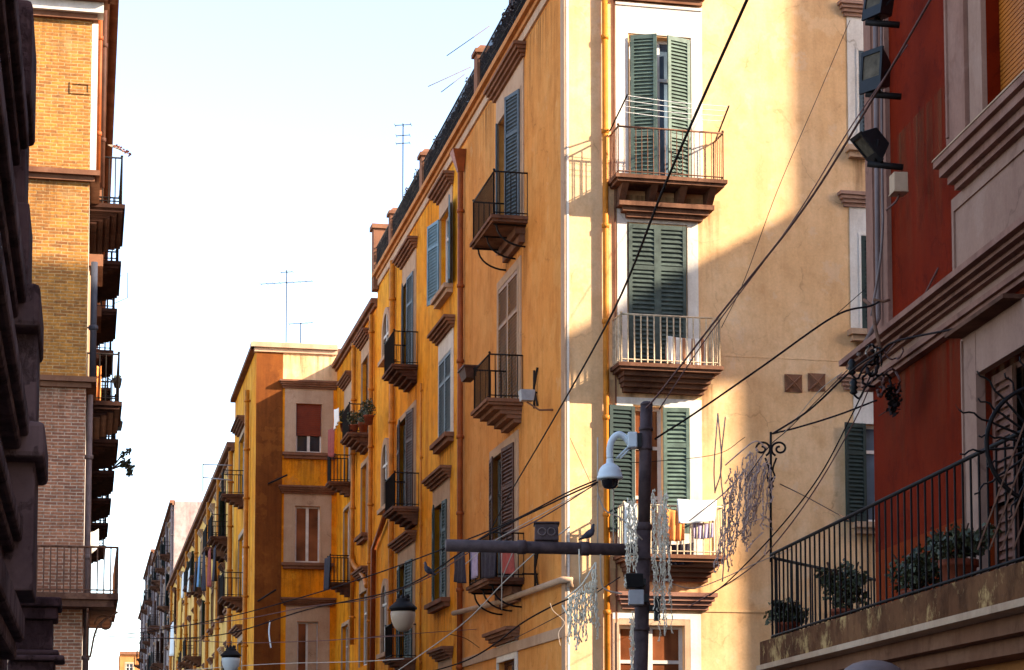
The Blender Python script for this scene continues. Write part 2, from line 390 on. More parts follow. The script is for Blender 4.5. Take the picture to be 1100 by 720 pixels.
def window(fr, u0, u1, z0, z1, parent, style='plain', smat='darkgreen', fmat='paleframe', surround=None, sw=.2, hoodz=None, hoodmat='trim', sill=None,
           glass='glass', angs=(0, 0), bars=1, rec=.14, slat=.085, sproj=.03, hproj=.34, hu=None, lw=None):
    w = MB(); f = .07
    w.box(fr, u0, u0 + f, z0, z1, -rec - .06, -rec + .01); w.box(fr, u1 - f, u1, z0, z1, -rec - .06, -rec + .01)
    w.box(fr, u0 + f, u1 - f, z1 - f, z1, -rec - .06, -rec + .01); w.box(fr, u0 + f, u1 - f, z0, z0 + f * 1.3, -rec - .06, -rec + .01)
    um = (u0 + u1) / 2
    w.box(fr, um - .055, um + .055, z0 + f * 1.3, z1 - f, -rec - .055, -rec + .02)
    zt = z1 - (z1 - z0) * .27
    for k in range(bars):
        zz = zt - k * (z1 - z0) * .33
        w.box(fr, u0 + f, um - .055, zz - .035, zz + .035, -rec - .05, -rec + .005); w.box(fr, um + .055, u1 - f, zz - .035, zz + .035, -rec - .05, -rec + .005)
    wo = w.build('window', fmat, parent)
    g = MB(); g.box(fr, u0 + .02, u1 - .02, z0 + .02, z1 - .02, -rec - .045, -rec - .03); g.build('pane', glass, wo)
    if style in ('shut', 'open', 'ajar', 'flat'):
        wd = (u1 - u0) / 2
        wa, wb = lw if lw else (wd - .004, wd - .004)
        n0 = .01 if style == 'shut' else .05
        if style == 'flat':
            shutter(fr, u0 - .02, wa, z0 - .02, z1 + .02, -1, angs[0], smat, wo, n0=.05, slat=slat)
            shutter(fr, u1 + .02, wb, z0 - .02, z1 + .02, 1, angs[1], smat, wo, n0=.05, slat=slat)
        else:
            shutter(fr, u0 + .004, wa, z0 + .01, z1 - .01, 1, angs[0], smat, wo, n0=n0, slat=slat)
            shutter(fr, u1 - .004, wb, z0 + .01, z1 - .01, -1, angs[1], smat, wo, n0=n0, slat=slat)
    if surround:
        s = MB(); zt = hoodz if hoodz else z1 + sw
        zb = z0 if not sill else z0
        s.box(fr, u0 - sw, u0, zb, zt, .001, sproj); s.box(fr, u1, u1 + sw, zb, zt, .001, sproj); s.box(fr, u0 + .001, u1 - .001, z1, zt - .001, .001, sproj - .001)
        # inner bead
        s.box(fr, u0 - .05, u0 - .001, z0, z1 + .05, sproj, sproj + .025); s.box(fr, u1 + .001, u1 + .05, z0, z1 + .05, sproj, sproj + .025); s.box(fr, u0, u1, z1 + .001, z1 + .05, sproj, sproj + .025)
        s.build('surround', surround, wo)
    if hoodz:
        a, c = hu if hu else (u0 - sw - .05, u1 + sw + .05)
        hood(fr, a, c, hoodz, wo, hoodmat, proj=hproj)
    if sill:
        s = MB(); a, c = u0 - sw, u1 + sw
        s.box(fr, a - .08, c + .08, z0 - .12, z0 - .001, .002, .26); s.box(fr, a - .02, c + .02, z0 - .24, z0 - .121, .002, .17)
        s.build('sill', sill, wo); stain(fr, a - .05, c + .05, z0 - .245, 1.5, wo)
    return wo

def balcony(fr, u0, u1, zf, d, parent, rmat='iron', smat='slab', rh=1.0, thick=.14, bar=.011, step=.125, corbel='moulding', nbr=3, mid=False, slabproj=.05, ch=.09):
    b = MB()
    b.box(fr, u0 - slabproj, u1 + slabproj, zf - thick * .55, zf, .002, d + slabproj)
    b.box(fr, u0, u1, zf - thick, zf - thick * .55 - .001, .002, d)
    so = b.build('balcony', smat, parent)
    c = MB()
    if corbel == 'moulding':
        for i in range(4):
            t = i / 4
            c.box(fr, u0 + .1 + t * .13, u1 - .1 - t * .13, zf - thick - ch * (i + 1), zf - thick - ch * i - .001, .003, d * (.82 - .2 * i))
        c.build('corbel', smat, so)
    elif corbel == 'brackets':
        for k in range(nbr):
            u = u0 + .18 + (u1 - u0 - .36) * k / (nbr - 1)
            c = MB(); pts = [fr.p(u, zf - thick - .02, d * .9)]
            for j in range(9):
                a = j / 8 * math.pi / 2
                pts.append(fr.p(u, zf - thick - .05 - .45 * math.sin(a), d * .85 - (d * .85 - .02) * (1 - math.cos(a)) ** 1 * 1.0))
            c.tube(pts, .022, 6); c.tube([fr.p(u, zf - thick - .02, .0), fr.p(u, zf - thick - .02, d * .95)], .02, 4)
            c.build('bracket', 'iron', so)
        c = MB()
        c.box(fr, u0 + .25, u1 - .25, zf - thick - .18, zf - thick - .001, .003, .22); c.box(fr, u0 + .3, u1 - .3, zf - thick - .36, zf - thick - .181, .003, .13)
        c.build('corbel', smat, so)
    elif corbel == 'blocks':
        for k in range(nbr):
            u = u0 + .2 + (u1 - u0 - .4) * k / (nbr - 1)
            c = MB(); c.taper(fr, (u - .07, u + .07, .003, d * .35, zf - thick - .28), (u - .07, u + .07, .003, d * .88, zf - thick - .002)); c.build('bracket', smat, so)
        c = MB()
        for i in range(3): c.box(fr, u0 + .12 + .1 * i, u1 - .12 - .1 * i, zf - thick - .3 - .1 * (i + 1), zf - thick - .3 - .1 * i - .001, .003, d * (.5 - .13 * i))
        c.build('corbel', smat, so)
    stain(fr, u0 - .2, u1 + .2, zf - thick - .1, 2.3, so)
    r = MB(); zt = zf + rh; o = d - .03
    P = [fr.p(u0 + .02, zt, .0), fr.p(u0 + .02, zt, o), fr.p(u1 - .02, zt, o), fr.p(u1 - .02, zt, 0)]
    for a, c2 in zip(P, P[1:]):
        r.tube([a, c2], .02, 6)
        dz = Vector((0, 0, -(rh - .07))); r.tube([a + dz, c2 + dz], .014, 4)
        if mid: dz = Vector((0, 0, -rh * .5)); r.tube([a + dz, c2 + dz], .012, 4)
        L = (c2 - a).length; k = max(1, int(round(L / step)))
        for i in range(0, k + 1):
            q = a.lerp(c2, i / k); r.tube([q, q - Vector((0, 0, rh - .0))], bar if 0 < i < k else bar * 1.6, 5, cap=False)
    for q in P[1:3]: r.lathe(q, [(.0, .07), (.028, .05), (.03, .03), (.012, 0)], 8)
    r.build('railing', rmat, so)
    return so

def pipe(fr, u, z0, z1, r, mat, parent, n=.1, name='drainpipe', rings=4.0):
    b = MB(); b.tube([fr.p(u, z0, n), fr.p(u, z1, n)], r, 10)
    z = z0 + 1.0
    while z < z1: b.lathe(fr.p(u, z, n), [(r, -.05), (r * 1.35, -.04), (r * 1.35, .04), (r, .05)], 10); b.box(fr, u - .015, u + .015, z - .015, z + .015, 0.0, n); z += rings / 2
    return b.build(name, mat, parent)

def cornice(fr, u0, u1, z0, prof, parent, mat, name='cornice'):
    """prof = list of (z0,z1,n) tiers"""
    b = MB()
    for a, c, n in prof: b.box(fr, u0, u1, z0 + a, z0 + c - .001, -.05, n)
    return b.build(name, mat, parent)

def stain(fr, u0, u1, zt, h, parent, n=.006):
    me = bpy.data.meshes.new('rain_stain'); me.from_pydata([fr.p(u0, zt - h, n), fr.p(u1, zt - h, n), fr.p(u1, zt, n), fr.p(u0, zt, n)], [], [(0, 1, 2, 3)])
    uv = me.uv_layers.new(name='uv')
    for i, c in enumerate(((0, 0), (1, 0), (1, 1), (0, 1))): uv.data[i].uv = c
    me.materials.append(M['stain']); o = bpy.data.objects.new('rain_stain', me); COL.objects.link(o); o.parent = parent
    if parent.type == 'EMPTY': o.matrix_parent_inverse = Matrix.Translation(-Vector(parent.location))
    return o

def leafball(b, c, rx, ry, rz, n, size, rnd):
    c = Vector(c)
    for _ in range(n):
        while True:
            v = Vector((rnd.uniform(-1, 1), rnd.uniform(-1, 1), rnd.uniform(-1, 1)))
            if v.length < 1: break
        v = v * (.6 + .4 * rnd.random()); p = c + Vector((v.x * rx, v.y * ry, v.z * rz))
        a = Vector((rnd.gauss(0, 1), rnd.gauss(0, 1), rnd.gauss(0, 1))).normalized(); t = a.orthogonal().normalized(); q = a.cross(t)
        s = size * rnd.uniform(.6, 1.3)
        b.add([p - t * s * .5, p + q * s * .32, p + t * s * .6, p - q * s * .32], [(0, 1, 2, 3)])

# ================================================================== SETTING
g = MB(); g.add([(-600, -600, 0), (600, -600, 0), (600, 1500, 0), (-600, 1500, 0)], [(0, 1, 2, 3)]); tag(g.build('ground', 'ground'), kind='structure')
g = MB(); g.add([(1.5, -40, .004), (7.3, -40, .004), (7.0, 400, .004), (1.6, 400, .004)], [(0, 1, 2, 3)]); tag(g.build('road', 'asphalt'), kind='structure')
g = MB(); g.add([(7.3, 27.5, .008), (60, 27.5, .008), (60, 38, .008), (7.3, 38, .008)], [(0, 1, 2, 3)]); tag(g.build('side_road', 'asphalt'), kind='structure')
wf = Fr((0, 0, 0), (1, 0, 0), (0, 1, 0))
g = MB(); g.box(wf, 0.2, 1.5, .0, .13, 40, 400); g.box(wf, -1, 1.5, 0, .13, -20, 30); tag(g.build('pavement', 'paving'), kind='structure')
g = MB(); g.box(wf, 5.2, 6.4, 0, .13, 79, 400); g.box(wf, 7.3, 9.5, 0, .13, 39, 76); g.box(wf, 5.6, 6.9, 0, .13, -10, 20); tag(g.build('pavement', 'paving'), kind='structure')

# ================================================================== CORNER BUILDING (nearest on the right of the street)
XM, YM = 9.5, 39.35
LF = Fr((XM, 0, 0), (0, 1, 0), (-1, 0, 0))       # street side, u = Y
RF = Fr((0, YM, 0), (1, 0, 0), (0, -1, 0))       # cross street side, u = X
def uL(px, py, X=XM): return onX(px, py, X).y
def zL(px, py, X=XM): return onX(px, py, X).z
def uR(px, py, Y=YM): return onY(px, py, Y).x
def zR(px, py, Y=YM): return onY(px, py, Y).z
YA1 = uL(497, 350); YB1 = uL(405, 400); YC = uL(362, 430)
ZT = 18.45
FLA = (6.1, 10.15, 14.2)

cb = thing('corner_building', (XM, YM, 0), 'tan and ochre corner building with green shutters, facing the crossing', 'building')
holesL = []
def Lwin(px0, px1, py, z0, z1, H):
    a, b = sorted((uL(px0, py), uL(px1, py))); H.append((a, b, z0, z1)); return a, b
# --- street side, one column of French doors
a, b = Lwin(536, 561, 160, FLA[2], FLA[2] + 3.15, holesL)
wo = window(LF, a, b, FLA[2], FLA[2] + 3.15, cb, 'open', 'bluegrey', surround='cream', sw=.22, hoodz=18.0, hoodmat='trim', angs=(R(16), R(10)), lw=(.7, .16), hproj=.3)
balcony(LF, uL(567, 220), uL(507, 250, XM - .8), FLA[2], .8, cb, corbel='brackets', nbr=3)
a, b = Lwin(537, 558, 350, FLA[1], FLA[1] + 3.1, holesL)
window(LF, a, b, FLA[1], FLA[1] + 3.1, cb, 'shut', 'goldwood', surround='cream', sw=.24, sproj=.03)
balcony(LF, uL(562, 420), uL(508, 450, XM - .8), FLA[1], .8, cb, corbel='moulding', smat='trim')
a, b = Lwin(529, 555, 520, FLA[0], FLA[0] + 3.2, holesL)
window(LF, a, b, FLA[0], FLA[0] + 3.2, cb, 'open', 'brownwood', surround='cream', sw=.24, lw=(1.0, .7), angs=(R(4), R(6)))
balcony(LF, uL(563, 610), uL(503, 630, XM - .8), FLA[0], .8, cb, corbel='brackets', nbr=3)
a, b = Lwin(536, 555, 705, 2.2, 4.35, holesL)
window(LF, a, b, 2.2, 4.35, cb, 'plain', fmat='brownwood', surround='white', sw=.16, hoodz=4.75, hoodmat='trim', glass='warmglass')
w = MB(); w.wall(LF, YM, YA1, 0, ZT, holesL); w.build('facade', 'tan', cb, recalc=False)
# corner quoin strip on the street side
q = MB(); q.box(LF, YM - .02, YM + .3, 0, ZT, .0, .045); q.build('quoin', 'cream', cb)
us0_ = uR(611, 300)
# ground storey ledge and band
q = MB(); q.tube([RF.p(us0_, zL(589, 633) - .12, .1), RF.p(XM + .05, zL(589, 632), .12), LF.p(YM - .1, zL(589, 632), .13), LF.p(uL(540, 648), zL(540, 648), .14), LF.p(uL(493, 660), zL(493, 659), .14)], .07, 8); q.build('flashing', 'cream', cb)
q = MB(); q.box(LF, YM - .03, YA1 - .1, 4.5, 4.72, .0, .05); q.build('band', 'cream', cb)
# --- cross street side
holesR = []
C1 = (uR(676, 120), uR(741, 120))
zf = [6.15, 10.05, 13.95]
holesR.append((C1[0], C1[1], zf[2], zR(708, 40)))
wo = window(RF, C1[0], C1[1], zf[2], zR(708, 40), cb, 'plain', fmat='whiteframe', glass='skyglass', rec=.2)
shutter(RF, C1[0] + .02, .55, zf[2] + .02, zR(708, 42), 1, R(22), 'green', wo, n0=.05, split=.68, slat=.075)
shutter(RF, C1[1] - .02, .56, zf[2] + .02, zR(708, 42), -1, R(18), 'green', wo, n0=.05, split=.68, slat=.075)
C2 = (uR(675, 320), uR(737, 320)); ztop2 = zR(706, 242)
holesR.append((C2[0], C2[1], zf[1], ztop2))
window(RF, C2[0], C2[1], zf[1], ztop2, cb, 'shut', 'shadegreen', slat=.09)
C3 = (uR(681, 500), uR(712, 500)); ztop3 = zR(700, 437)
holesR.append((C3[0], C3[1], zf[0], ztop3))
wo = window(RF, C3[0], C3[1], zf[0], ztop3, cb, 'plain', fmat='paleframe', glass='warmglass', bars=2)
shutter(RF, C3[0], .56, zf[0] + .5, ztop3 - .02, -1, R(8), 'darkgreen', wo, n0=.04)  # left leaf in darker green, its shade put into the colour
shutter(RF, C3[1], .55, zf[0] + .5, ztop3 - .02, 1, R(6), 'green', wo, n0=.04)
C4 = (uR(690, 700), uR(735, 700))
holesR.append((C4[0] - .5, C4[1], 2.0, zR(712, 672)))
window(RF, C4[0] - .5, C4[1], 2.0, zR(712, 672), cb, 'plain', fmat='paleframe', glass='warmglass', surround='cream', sw=.12, bars=2)
# white panels round the balcony doors
s = MB()
ul, ur = uR(661, 100), uR(754, 100)
ul2, ur2 = uR(663, 320), uR(750, 320)
s.box(RF, ul, C1[0] - .03, zf[2], zR(705, 6), 0, .025); s.box(RF, C1[1] + .03, ur, zf[2], zR(705, 6), 0, .025); s.box(RF, C1[0] - .03, C1[1] + .03, zR(708, 40) + .03, zR(705, 6), 0, .025)
s.box(RF, ul, ur, zR(705, 9), zR(705, 6), .026, .05)
s.box(RF, ul2, C2[0] - .03, zf[1], zR(700, 224), 0, .025); s.box(RF, C2[1] + .03, ur2, zf[1], zR(700, 224), 0, .025); s.box(RF, C2[0] - .03, C2[1] + .03, ztop2 + .03, zR(700, 224), 0, .025)
s.box(RF, ul2 - .05, C3[0] - .02, zf[0], zR(700, 428), 0, .025); s.box(RF, C3[1] + .02, ur2 + .05, zf[0], zR(700, 428), 0, .025); s.box(RF, C3[0] - .02, C3[1] + .02, ztop3 + .03, zR(700, 428), 0, .025)
s.box(RF, ul2, C4[0] - .63, 1, 5.0, 0, .025); s.box(RF, C4[1] + .13, ur2, 1, 5.0, 0, .025); s.box(RF, C4[0] - .63, C4[1] + .13, zR(712, 672) + .13, 5.0, 0, .024)
s.build('surround', 'white', cb)
hood(RF, ul - .0, ur - .05, zR(705, 4), cb, 'trim', proj=.3, h=.45)
hood(RF, ul2 + .1, ur2 + .1, zR(705, 655), cb, 'mauve', proj=.3, h=.34)
bl = [balcony(RF, uR(655, 190), uR(768, 190), zf[2], .64, cb, rmat='rustiron', smat='slab', corbel='blocks', nbr=4, bar=.009),
      balcony(RF, uR(658, 398), uR(764, 398), zf[1], .64, cb, rmat='sunlitiron', smat='slab', corbel='moulding', bar=.016, step=.14),
      balcony(RF, uR(661, 603), uR(768, 603), zf[0], .64, cb, rmat='sunlitiron', smat='trim', corbel='moulding', bar=.015, step=.14)]
# second column of plain windows, half behind the red building
u0 = uR(924, 260); du = 1.25
for k, (yt, yb, hy, sy, st) in enumerate(((56, 160, 20, 165, 'shut'), (254, 356, 224, 360, 'shut'), (456, 562, 420, 566, 'ajar'))):
    z1_, z0_ = zR(930, yt), zR(930, yb)
    uu = u0 if k < 2 else uR(929, 500)
    holesR.append((uu, uu + du, z0_, z1_))
    wo = window(RF, uu, uu + du, z0_, z1_, cb, 'plain' if k == 2 else 'shut', 'bluegrey' if k == 0 else 'darkgreen', surround='white', sw=.24, hoodz=zR(930, hy), sill='cream', hoodmat='mauvelight', hproj=.22,
                hu=(uR(908, hy), uu + du + .3), fmat='whiteframe', glass='skyglass' if k == 2 else 'glass')
    if k == 2: shutter(RF, uu, .5, z0_, z1_, -1, R(10), 'darkgreen', wo, n0=.04)
UX = 30.0
us0, us1 = uR(611, 300), uR(643, 300)
w = MB(); w.wall(RF, us1, UX, 0, 22, holesR)
w.build('facade', 'ochre', cb, recalc=False)
w = MB(); w.wall(RF, us0, us1, 0, 22, [])
w.build('facade', 'ochre', cb, recalc=False)
w = MB(); w.box(RF, XM + .004, us0, 0, 22, -.3, .03); w.build('pilaster', 'white', cb)
pipe(RF, uR(649, 200), 0, 22, .06, 'pipe', cb, n=.1)
q = MB(); q.box(RF, uR(659.5, 200), uR(661, 200) - .002, 3, 21, 0, .035); q.build('bead', 'trim', cb)
q = MB()
q.box(RF, us1, UX, zR(850, 386), zR(850, 384.6), 0, .008); q.box(RF, uR(757, 650), UX, zR(850, 659), zR(850, 656), 0, .02)
q.build('band', 'ochre', cb)
for px, py in ((852, 412), (877, 411)):
    a = MB(); c0 = onY(px, py, YM); u, z = c0.x, c0.z; h = .19
    a.box(RF, u - h, u + h, z - h, z + h, 0, .02)
    for sgn in (1, -1):
        a.tube([RF.p(u - h * .9, z - sgn * h * .9, .05), RF.p(u, z, .08), RF.p(u + h * .9, z + sgn * h * .9, .05)], .022, 4)
    a.build('wall_anchor', 'trim', cb)
for px, py in ((577, 417), (473, 0), (578, 612)):
    if py == 0: continue
    a = MB(); c0 = onX(px, py, XM); u, z = c0.y, c0.z
    for sgn in (1, -1): a.tube([LF.p(u - .16, z - sgn * .42, .03), LF.p(u, z, .07), LF.p(u + .16, z + sgn * .42, .03)], .025, 4)
    a.tube([LF.p(u, z - .1, .0), LF.p(u, z - .1, .35)], .02, 4)
    a.build('wall_anchor', 'iron', cb)
# roof, back and sides
w = MB()
w.add([(XM, YM, ZT), (XM, YA1, ZT), (UX, YA1, ZT), (UX, YM, ZT)], [(0, 1, 2, 3)])
w.add([(UX, YM, 0), (UX, YA1, 0), (UX, YA1, 22), (UX, YM, 22)], [(0, 1, 2, 3)])
w.add([(us1, YM + .16, ZT), (us1, YM + 6, ZT), (us1, YM + 6, 22), (us1, YM + .16, 22)], [(0, 1, 2, 3)])
w.add([(us0, YM + .16, ZT), (us0, YM + 6, ZT), (us0, YM + 6, 22), (us0, YM + .16, 22)], [(0, 1, 2, 3)])
w.add([(us0, YM, 22), (us0, YM + 6, 22), (UX, YM + 6, 22), (UX, YM, 22)], [(0, 1, 2, 3)])
w.add([(us0, YM + 6, ZT), (UX, YM + 6, ZT), (UX, YM + 6, 22), (us0, YM + 6, 22)], [(0, 1, 2, 3)])
w.build('roof', 'rooftile', cb, recalc=False)
PROF = [(0, .14, .07), (.14, .30, .16), (.30, .42, .24)]
def terrace(parent, u0, u1, posts):
    cornice(LF, u0, u1, ZT - .1, [(0, .22, .06)], parent, 'cream', 'cornice')
    cornice(LF, u0, u1, ZT + .12, [(0, .12, .12), (.12, .26, .22)], parent, 'peach', 'cornice')
    zt = ZT + .38; b = MB()
    p0, p1 = LF.p(u0, zt + .85, .1), LF.p(u1, zt + .85, .1)
    b.tube([p0, p1], .022, 6); b.tube([p0 - Vector((0, 0, .45)), p1 - Vector((0, 0, .45))], .012, 4); b.tube([p0 - Vector((0, 0, .8)), p1 - Vector((0, 0, .8))], .012, 4)
    k = int((u1 - u0) / .11)
    for i in range(k + 1):
        q = p0.lerp(p1, i / k); b.tube([q, q - Vector((0, 0, .86))], .009, 4, cap=False)
    b.build('railing', 'iron', parent)
    rnd = random.Random(int(u0 * 10)); c = MB()
    n = int((u1 - u0) * 900)
    for _ in range(n):
        u = rnd.uniform(u0, u1); dens = .55 + .45 * math.sin(u * 1.7 + 1.0)
        z = zt + rnd.uniform(0, .82) ** 1.0
        if rnd.random() > .55 + .45 * dens: continue
        p = LF.p(u, z, .02 + rnd.uniform(-.1, .06)); s = rnd.uniform(.03, .07)
        a = Vector((rnd.gauss(0, 1), rnd.gauss(0, 1), rnd.gauss(0, 1))).normalized(); t = a.orthogonal().normalized(); q2 = a.cross(t)
        c.add([p - t * s, p + q2 * s * .6, p + t * s, p - q2 * s * .6], [(0, 1, 2, 3)])
    for _ in range(int((u1 - u0) * .9)):
        leafball(c, LF.p(rnd.uniform(u0, u1), zt + rnd.uniform(.6, .95), rnd.uniform(-.15, .1)), .16, .3, .22, 90, .07, rnd)
    o = c.build('creeper', 'creeper', parent, recalc=False)
    for u in posts:
        c = MB(); c.box(LF, u - .22, u + .22, zt, zt + 1.0, -.25, .17); c.box(LF, u - .28, u + .28, zt + 1.0, zt + 1.1, -.31, .23); c.taper(LF, (u - .24, u + .24, -.27, .19, zt + 1.1), (u - .12, u + .12, -.14, .07, zt + 1.24))
        c.build('pier', 'trim', parent)
terrace(cb, YM - .2, YA1, [uL(518, 50)])
# window hung awning boxes and brackets on the near street side
pipe(LF, YA1 - .25, 3.5, ZT - .7, .075, 'rustpipe', cb, n=.11)
hp = MB(); hp.taper(LF, (YA1 - .33, YA1 - .17, .03, .19, ZT - .9), (YA1 - .5, YA1 - .02, -.0, .36, ZT - .35)); hp.build('rain_hopper', 'rustpipe', cb)

# ================================================================== SECOND AND THIRD STREET HOUSES
hb = thing('street_house', (XM, YA1, 0), 'amber house with light blue shutters and arched windows next to the corner building', 'building')
H = []
def Bwin(l, r, py, z0, z1, **k):
    a, b = Lwin(l, r, py, z0, z1, H); return window(LF, a, b, z0, z1, hb, **k)
Bwin(474, 485, 250, 15.0, 17.25, style='flat', smat='blue', surround='cream', sw=.2, hoodz=17.75, sill='cream', angs=(R(10), R(12)), lw=(.78, .85), hproj=.32, fmat='whiteframe')
Bwin(473, 486, 420, 10.9, 13.2, style='shut', smat='bluegrey', fmat='whiteframe', surround='white', sw=.2, hoodz=13.75, sill='trim', hproj=.32)
Bwin(467, 482, 590, 6.5, 9.2, style='open', smat='darkgreen', fmat='whiteframe', surround='cream', sw=.2, hoodz=9.75, sill='trim', angs=(R(3), R(8)), lw=(.5, 1.0), hproj=.32)
Bwin(473, 484, 760, 1.5, 4.0, style='plain', surround='cream', sw=.2, hoodz=4.85, hproj=.32)
fl = (5.2, 9.65, 13.95)
Bwin(434, 446, 340, fl[2], fl[2] + 3.0, style='open', smat='bluegrey', surround='cream', sw=.22, hoodz=17.6, angs=(R(3), R(8)), lw=(.9, .6), hproj=.32)
balcony(LF, uL(449, 388), uL(412, 411, XM - .75), fl[2], .75, hb, smat='slab', corbel='moulding')
Bwin(429, 446, 490, fl[1], fl[1] + 3.1, style='open', smat='brownwood', surround='cream', sw=.2, angs=(R(5), R(5)), lw=(.85, 1.0), fmat='whiteframe')
balcony(LF, uL(450, 548), uL(413, 565, XM - .75), fl[1], .75, hb, smat='slab', corbel='moulding')
Bwin(429, 445, 640, fl[0], fl[0] + 3.0, style='open', smat='darkgreen', surround='cream', sw=.2, hoodz=fl[0] + 3.5, angs=(R(5), R(5)), lw=(.85, 1.0), hproj=.32)
balcony(LF, uL(447, 705), uL(413, 715, XM - .75), fl[0], .75, hb, smat='slab', corbel='moulding')
def archwin(l, r, pyt, pyb, parent):
    a, b = sorted((uL(l, (pyt + pyb) / 2), uL(r, (pyt + pyb) / 2))); zt, zb = zL((l + r) / 2, pyt), zL((l + r) / 2, pyb)
    rad = (b - a) / 2; um = (a + b) / 2; zs = zt - rad
    f = MB()
    prof_o = [(um - rad - .22, zb)] + [(um - (rad + .22) * math.cos(t), zs + (rad + .22) * math.sin(t)) for t in [math.pi * i / 12 for i in range(13)]] + [(um + rad + .22, zb)]
    prof_i = [(um - rad, zb)] + [(um - rad * math.cos(t), zs + rad * math.sin(t)) for t in [math.pi * i / 12 for i in range(13)]] + [(um + rad, zb)]
    for i in range(len(prof_o) - 1):
        o0, o1, i0, i1 = prof_o[i], prof_o[i + 1], prof_i[i], prof_i[i + 1]
        f.hexa([LF.p(*o0, .002), LF.p(*o1, .002), LF.p(*i1, .002), LF.p(*i0, .002), LF.p(*o0, .09), LF.p(*o1, .09), LF.p(*i1, .09), LF.p(*i0, .09)])
    f.box(LF, a - .28, b + .28, zb - .14, zb - .001, .002, .2)
    wo = f.build('arched_window', 'cream', parent)
    g = MB(); pts = [LF.p(u, z, .015) for u, z in prof_i]; back = [LF.p(u, z, .003) for u, z in prof_i]; n = len(pts)
    g.add(pts + back, [tuple(range(n))] + [(i, (i + 1) % n, n + (i + 1) % n, n + i) for i in range(n)]); g.build('pane', 'glass', wo)
    g = MB(); g.box(LF, um - .04, um + .04, zb, zt, .016, .05); g.box(LF, a, b, zs - .04, zs + .04, .016, .045); g.build('frame', 'paleframe', wo)
archwin(413.5, 420, 338, 384, hb); archwin(412.7, 419, 478, 545, hb); archwin(412, 418, 629, 702, hb)
w = MB(); w.wall(LF, YA1, YB1, 0, ZT, H); w.build('facade', 'orange', hb, recalc=False); stain(LF, YA1 + .1, YB1, ZT - .15, 3, hb)
terrace(hb, YA1, YB1 - .1, [uL(458, 150), uL(424, 225)])
pipe(LF, uL(425, 400), 0, ZT - .2, .09, 'pipe', hb, n=.12)
pipe(LF, uL(454.5, 450), 4.0, 13.2, .03, 'pipe', hb, n=.06)  # thin bright strip added for a sliver of sun, built as a pipe
w = MB(); w.add([(XM, YA1, ZT), (XM, YB1, ZT), (24, YB1, ZT), (24, YA1, ZT)], [(0, 1, 2, 3)]); w.build('roof', 'rooftile', hb, recalc=False)
q = MB(); q.box(LF, YB1 - .45, YB1 + .05, ZT - .2, ZT + 1.9, -.5, .2); q.box(LF, YB1 - .52, YB1 + .12, ZT + 1.9, ZT + 2.05, -.6, .27); q.build('pier', 'trim', hb)

h3 = thing('street_house', (XM, YB1, 0), 'deep amber house in the inner corner, with two planted balconies and bent drainpipes', 'building')
H = []
def Ewin(l, r, py, z0, z1, **k):
    a, b = Lwin(l, r, py, z0, z1, H); return window(LF, a, b, z0, z1, h3, **k)
f3 = (4.9, 9.3, 13.6)
Ewin(389.5, 396.5, 420, f3[2], f3[2] + 2.9, style='plain', surround='cream', sw=.22, hoodz=17.05, fmat='brownwood', hproj=.3)
Ewin(371, 377.5, 455, f3[2] - .9, f3[2] + 1.9, style='plain', surround='cream', sw=.2, hoodz=16.5, fmat='paleframe', hproj=.3)
Ewin(389, 395, 540, 10.2, 12.7, style='plain', surround='cream', sw=.2, sill='trim', fmat='paleframe')
Ewin(370, 376, 580, 8.9, 11.8, style='plain', surround='cream', sw=.15, fmat='whiteframe', glass='skyglass')
Ewin(387, 395, 680, 5.6, 8.2, style='plain', surround='cream', sw=.2, hoodz=8.7, fmat='whiteframe', hproj=.3)
Ewin(368, 375, 690, 4.6, 7.4, style='plain', surround='cream', sw=.15, fmat='paleframe')
balcony(LF, uL(399, 466), uL(367, 480, XM - .8), f3[2], .8, h3, corbel='moulding')
balcony(LF, uL(377, 495), uL(351, 513, XM - .8), f3[2] - .9, .8, h3, corbel='moulding')
balcony(LF, uL(377, 617), uL(351, 628, XM - .8), f3[1] - .4, .8, h3, corbel='moulding')
w = MB(); w.wall(LF, YB1, YC, 0, 18.0, H); w.build('facade', 'deep', h3, recalc=False); stain(LF, YB1, YC, 17.7, 4, h3)
cornice(LF, YB1, YC, 17.75, [(0, .12, .1), (.12, .3, .22)], h3, 'trim')
for px in (402, 383):
    pipe(LF, uL(px, 450), 4 if px == 402 else 6.5, 17.6, .08, 'pipe', h3, n=.12)
q = MB(); q.tube(smoothpath([LF.p(uL(381, 598), zL(381, 598), .12), LF.p(uL(384, 607), zL(384, 607), .14), LF.p(uL(394, 618), zL(394, 618), .14), LF.p(uL(398, 630), zL(398, 630), .13)]), .09, 8); q.build('drainpipe', 'pipe', h3)
q = MB(); q.tube([LF.p(uL(404, 620), 3, .12), LF.p(uL(405, 585), zL(405, 590), .12), LF.p(uL(420, 548), zL(420, 550), .15)], .09, 8); q.build('drainpipe', 'rustpipe', h3)
w = MB(); w.add([(XM, YB1, 18.0), (XM, YC, 18.0), (24, YC, 18.0), (24, YB1, 18.0)], [(0, 1, 2, 3)]); w.build('roof', 'rooftile', h3, recalc=False)

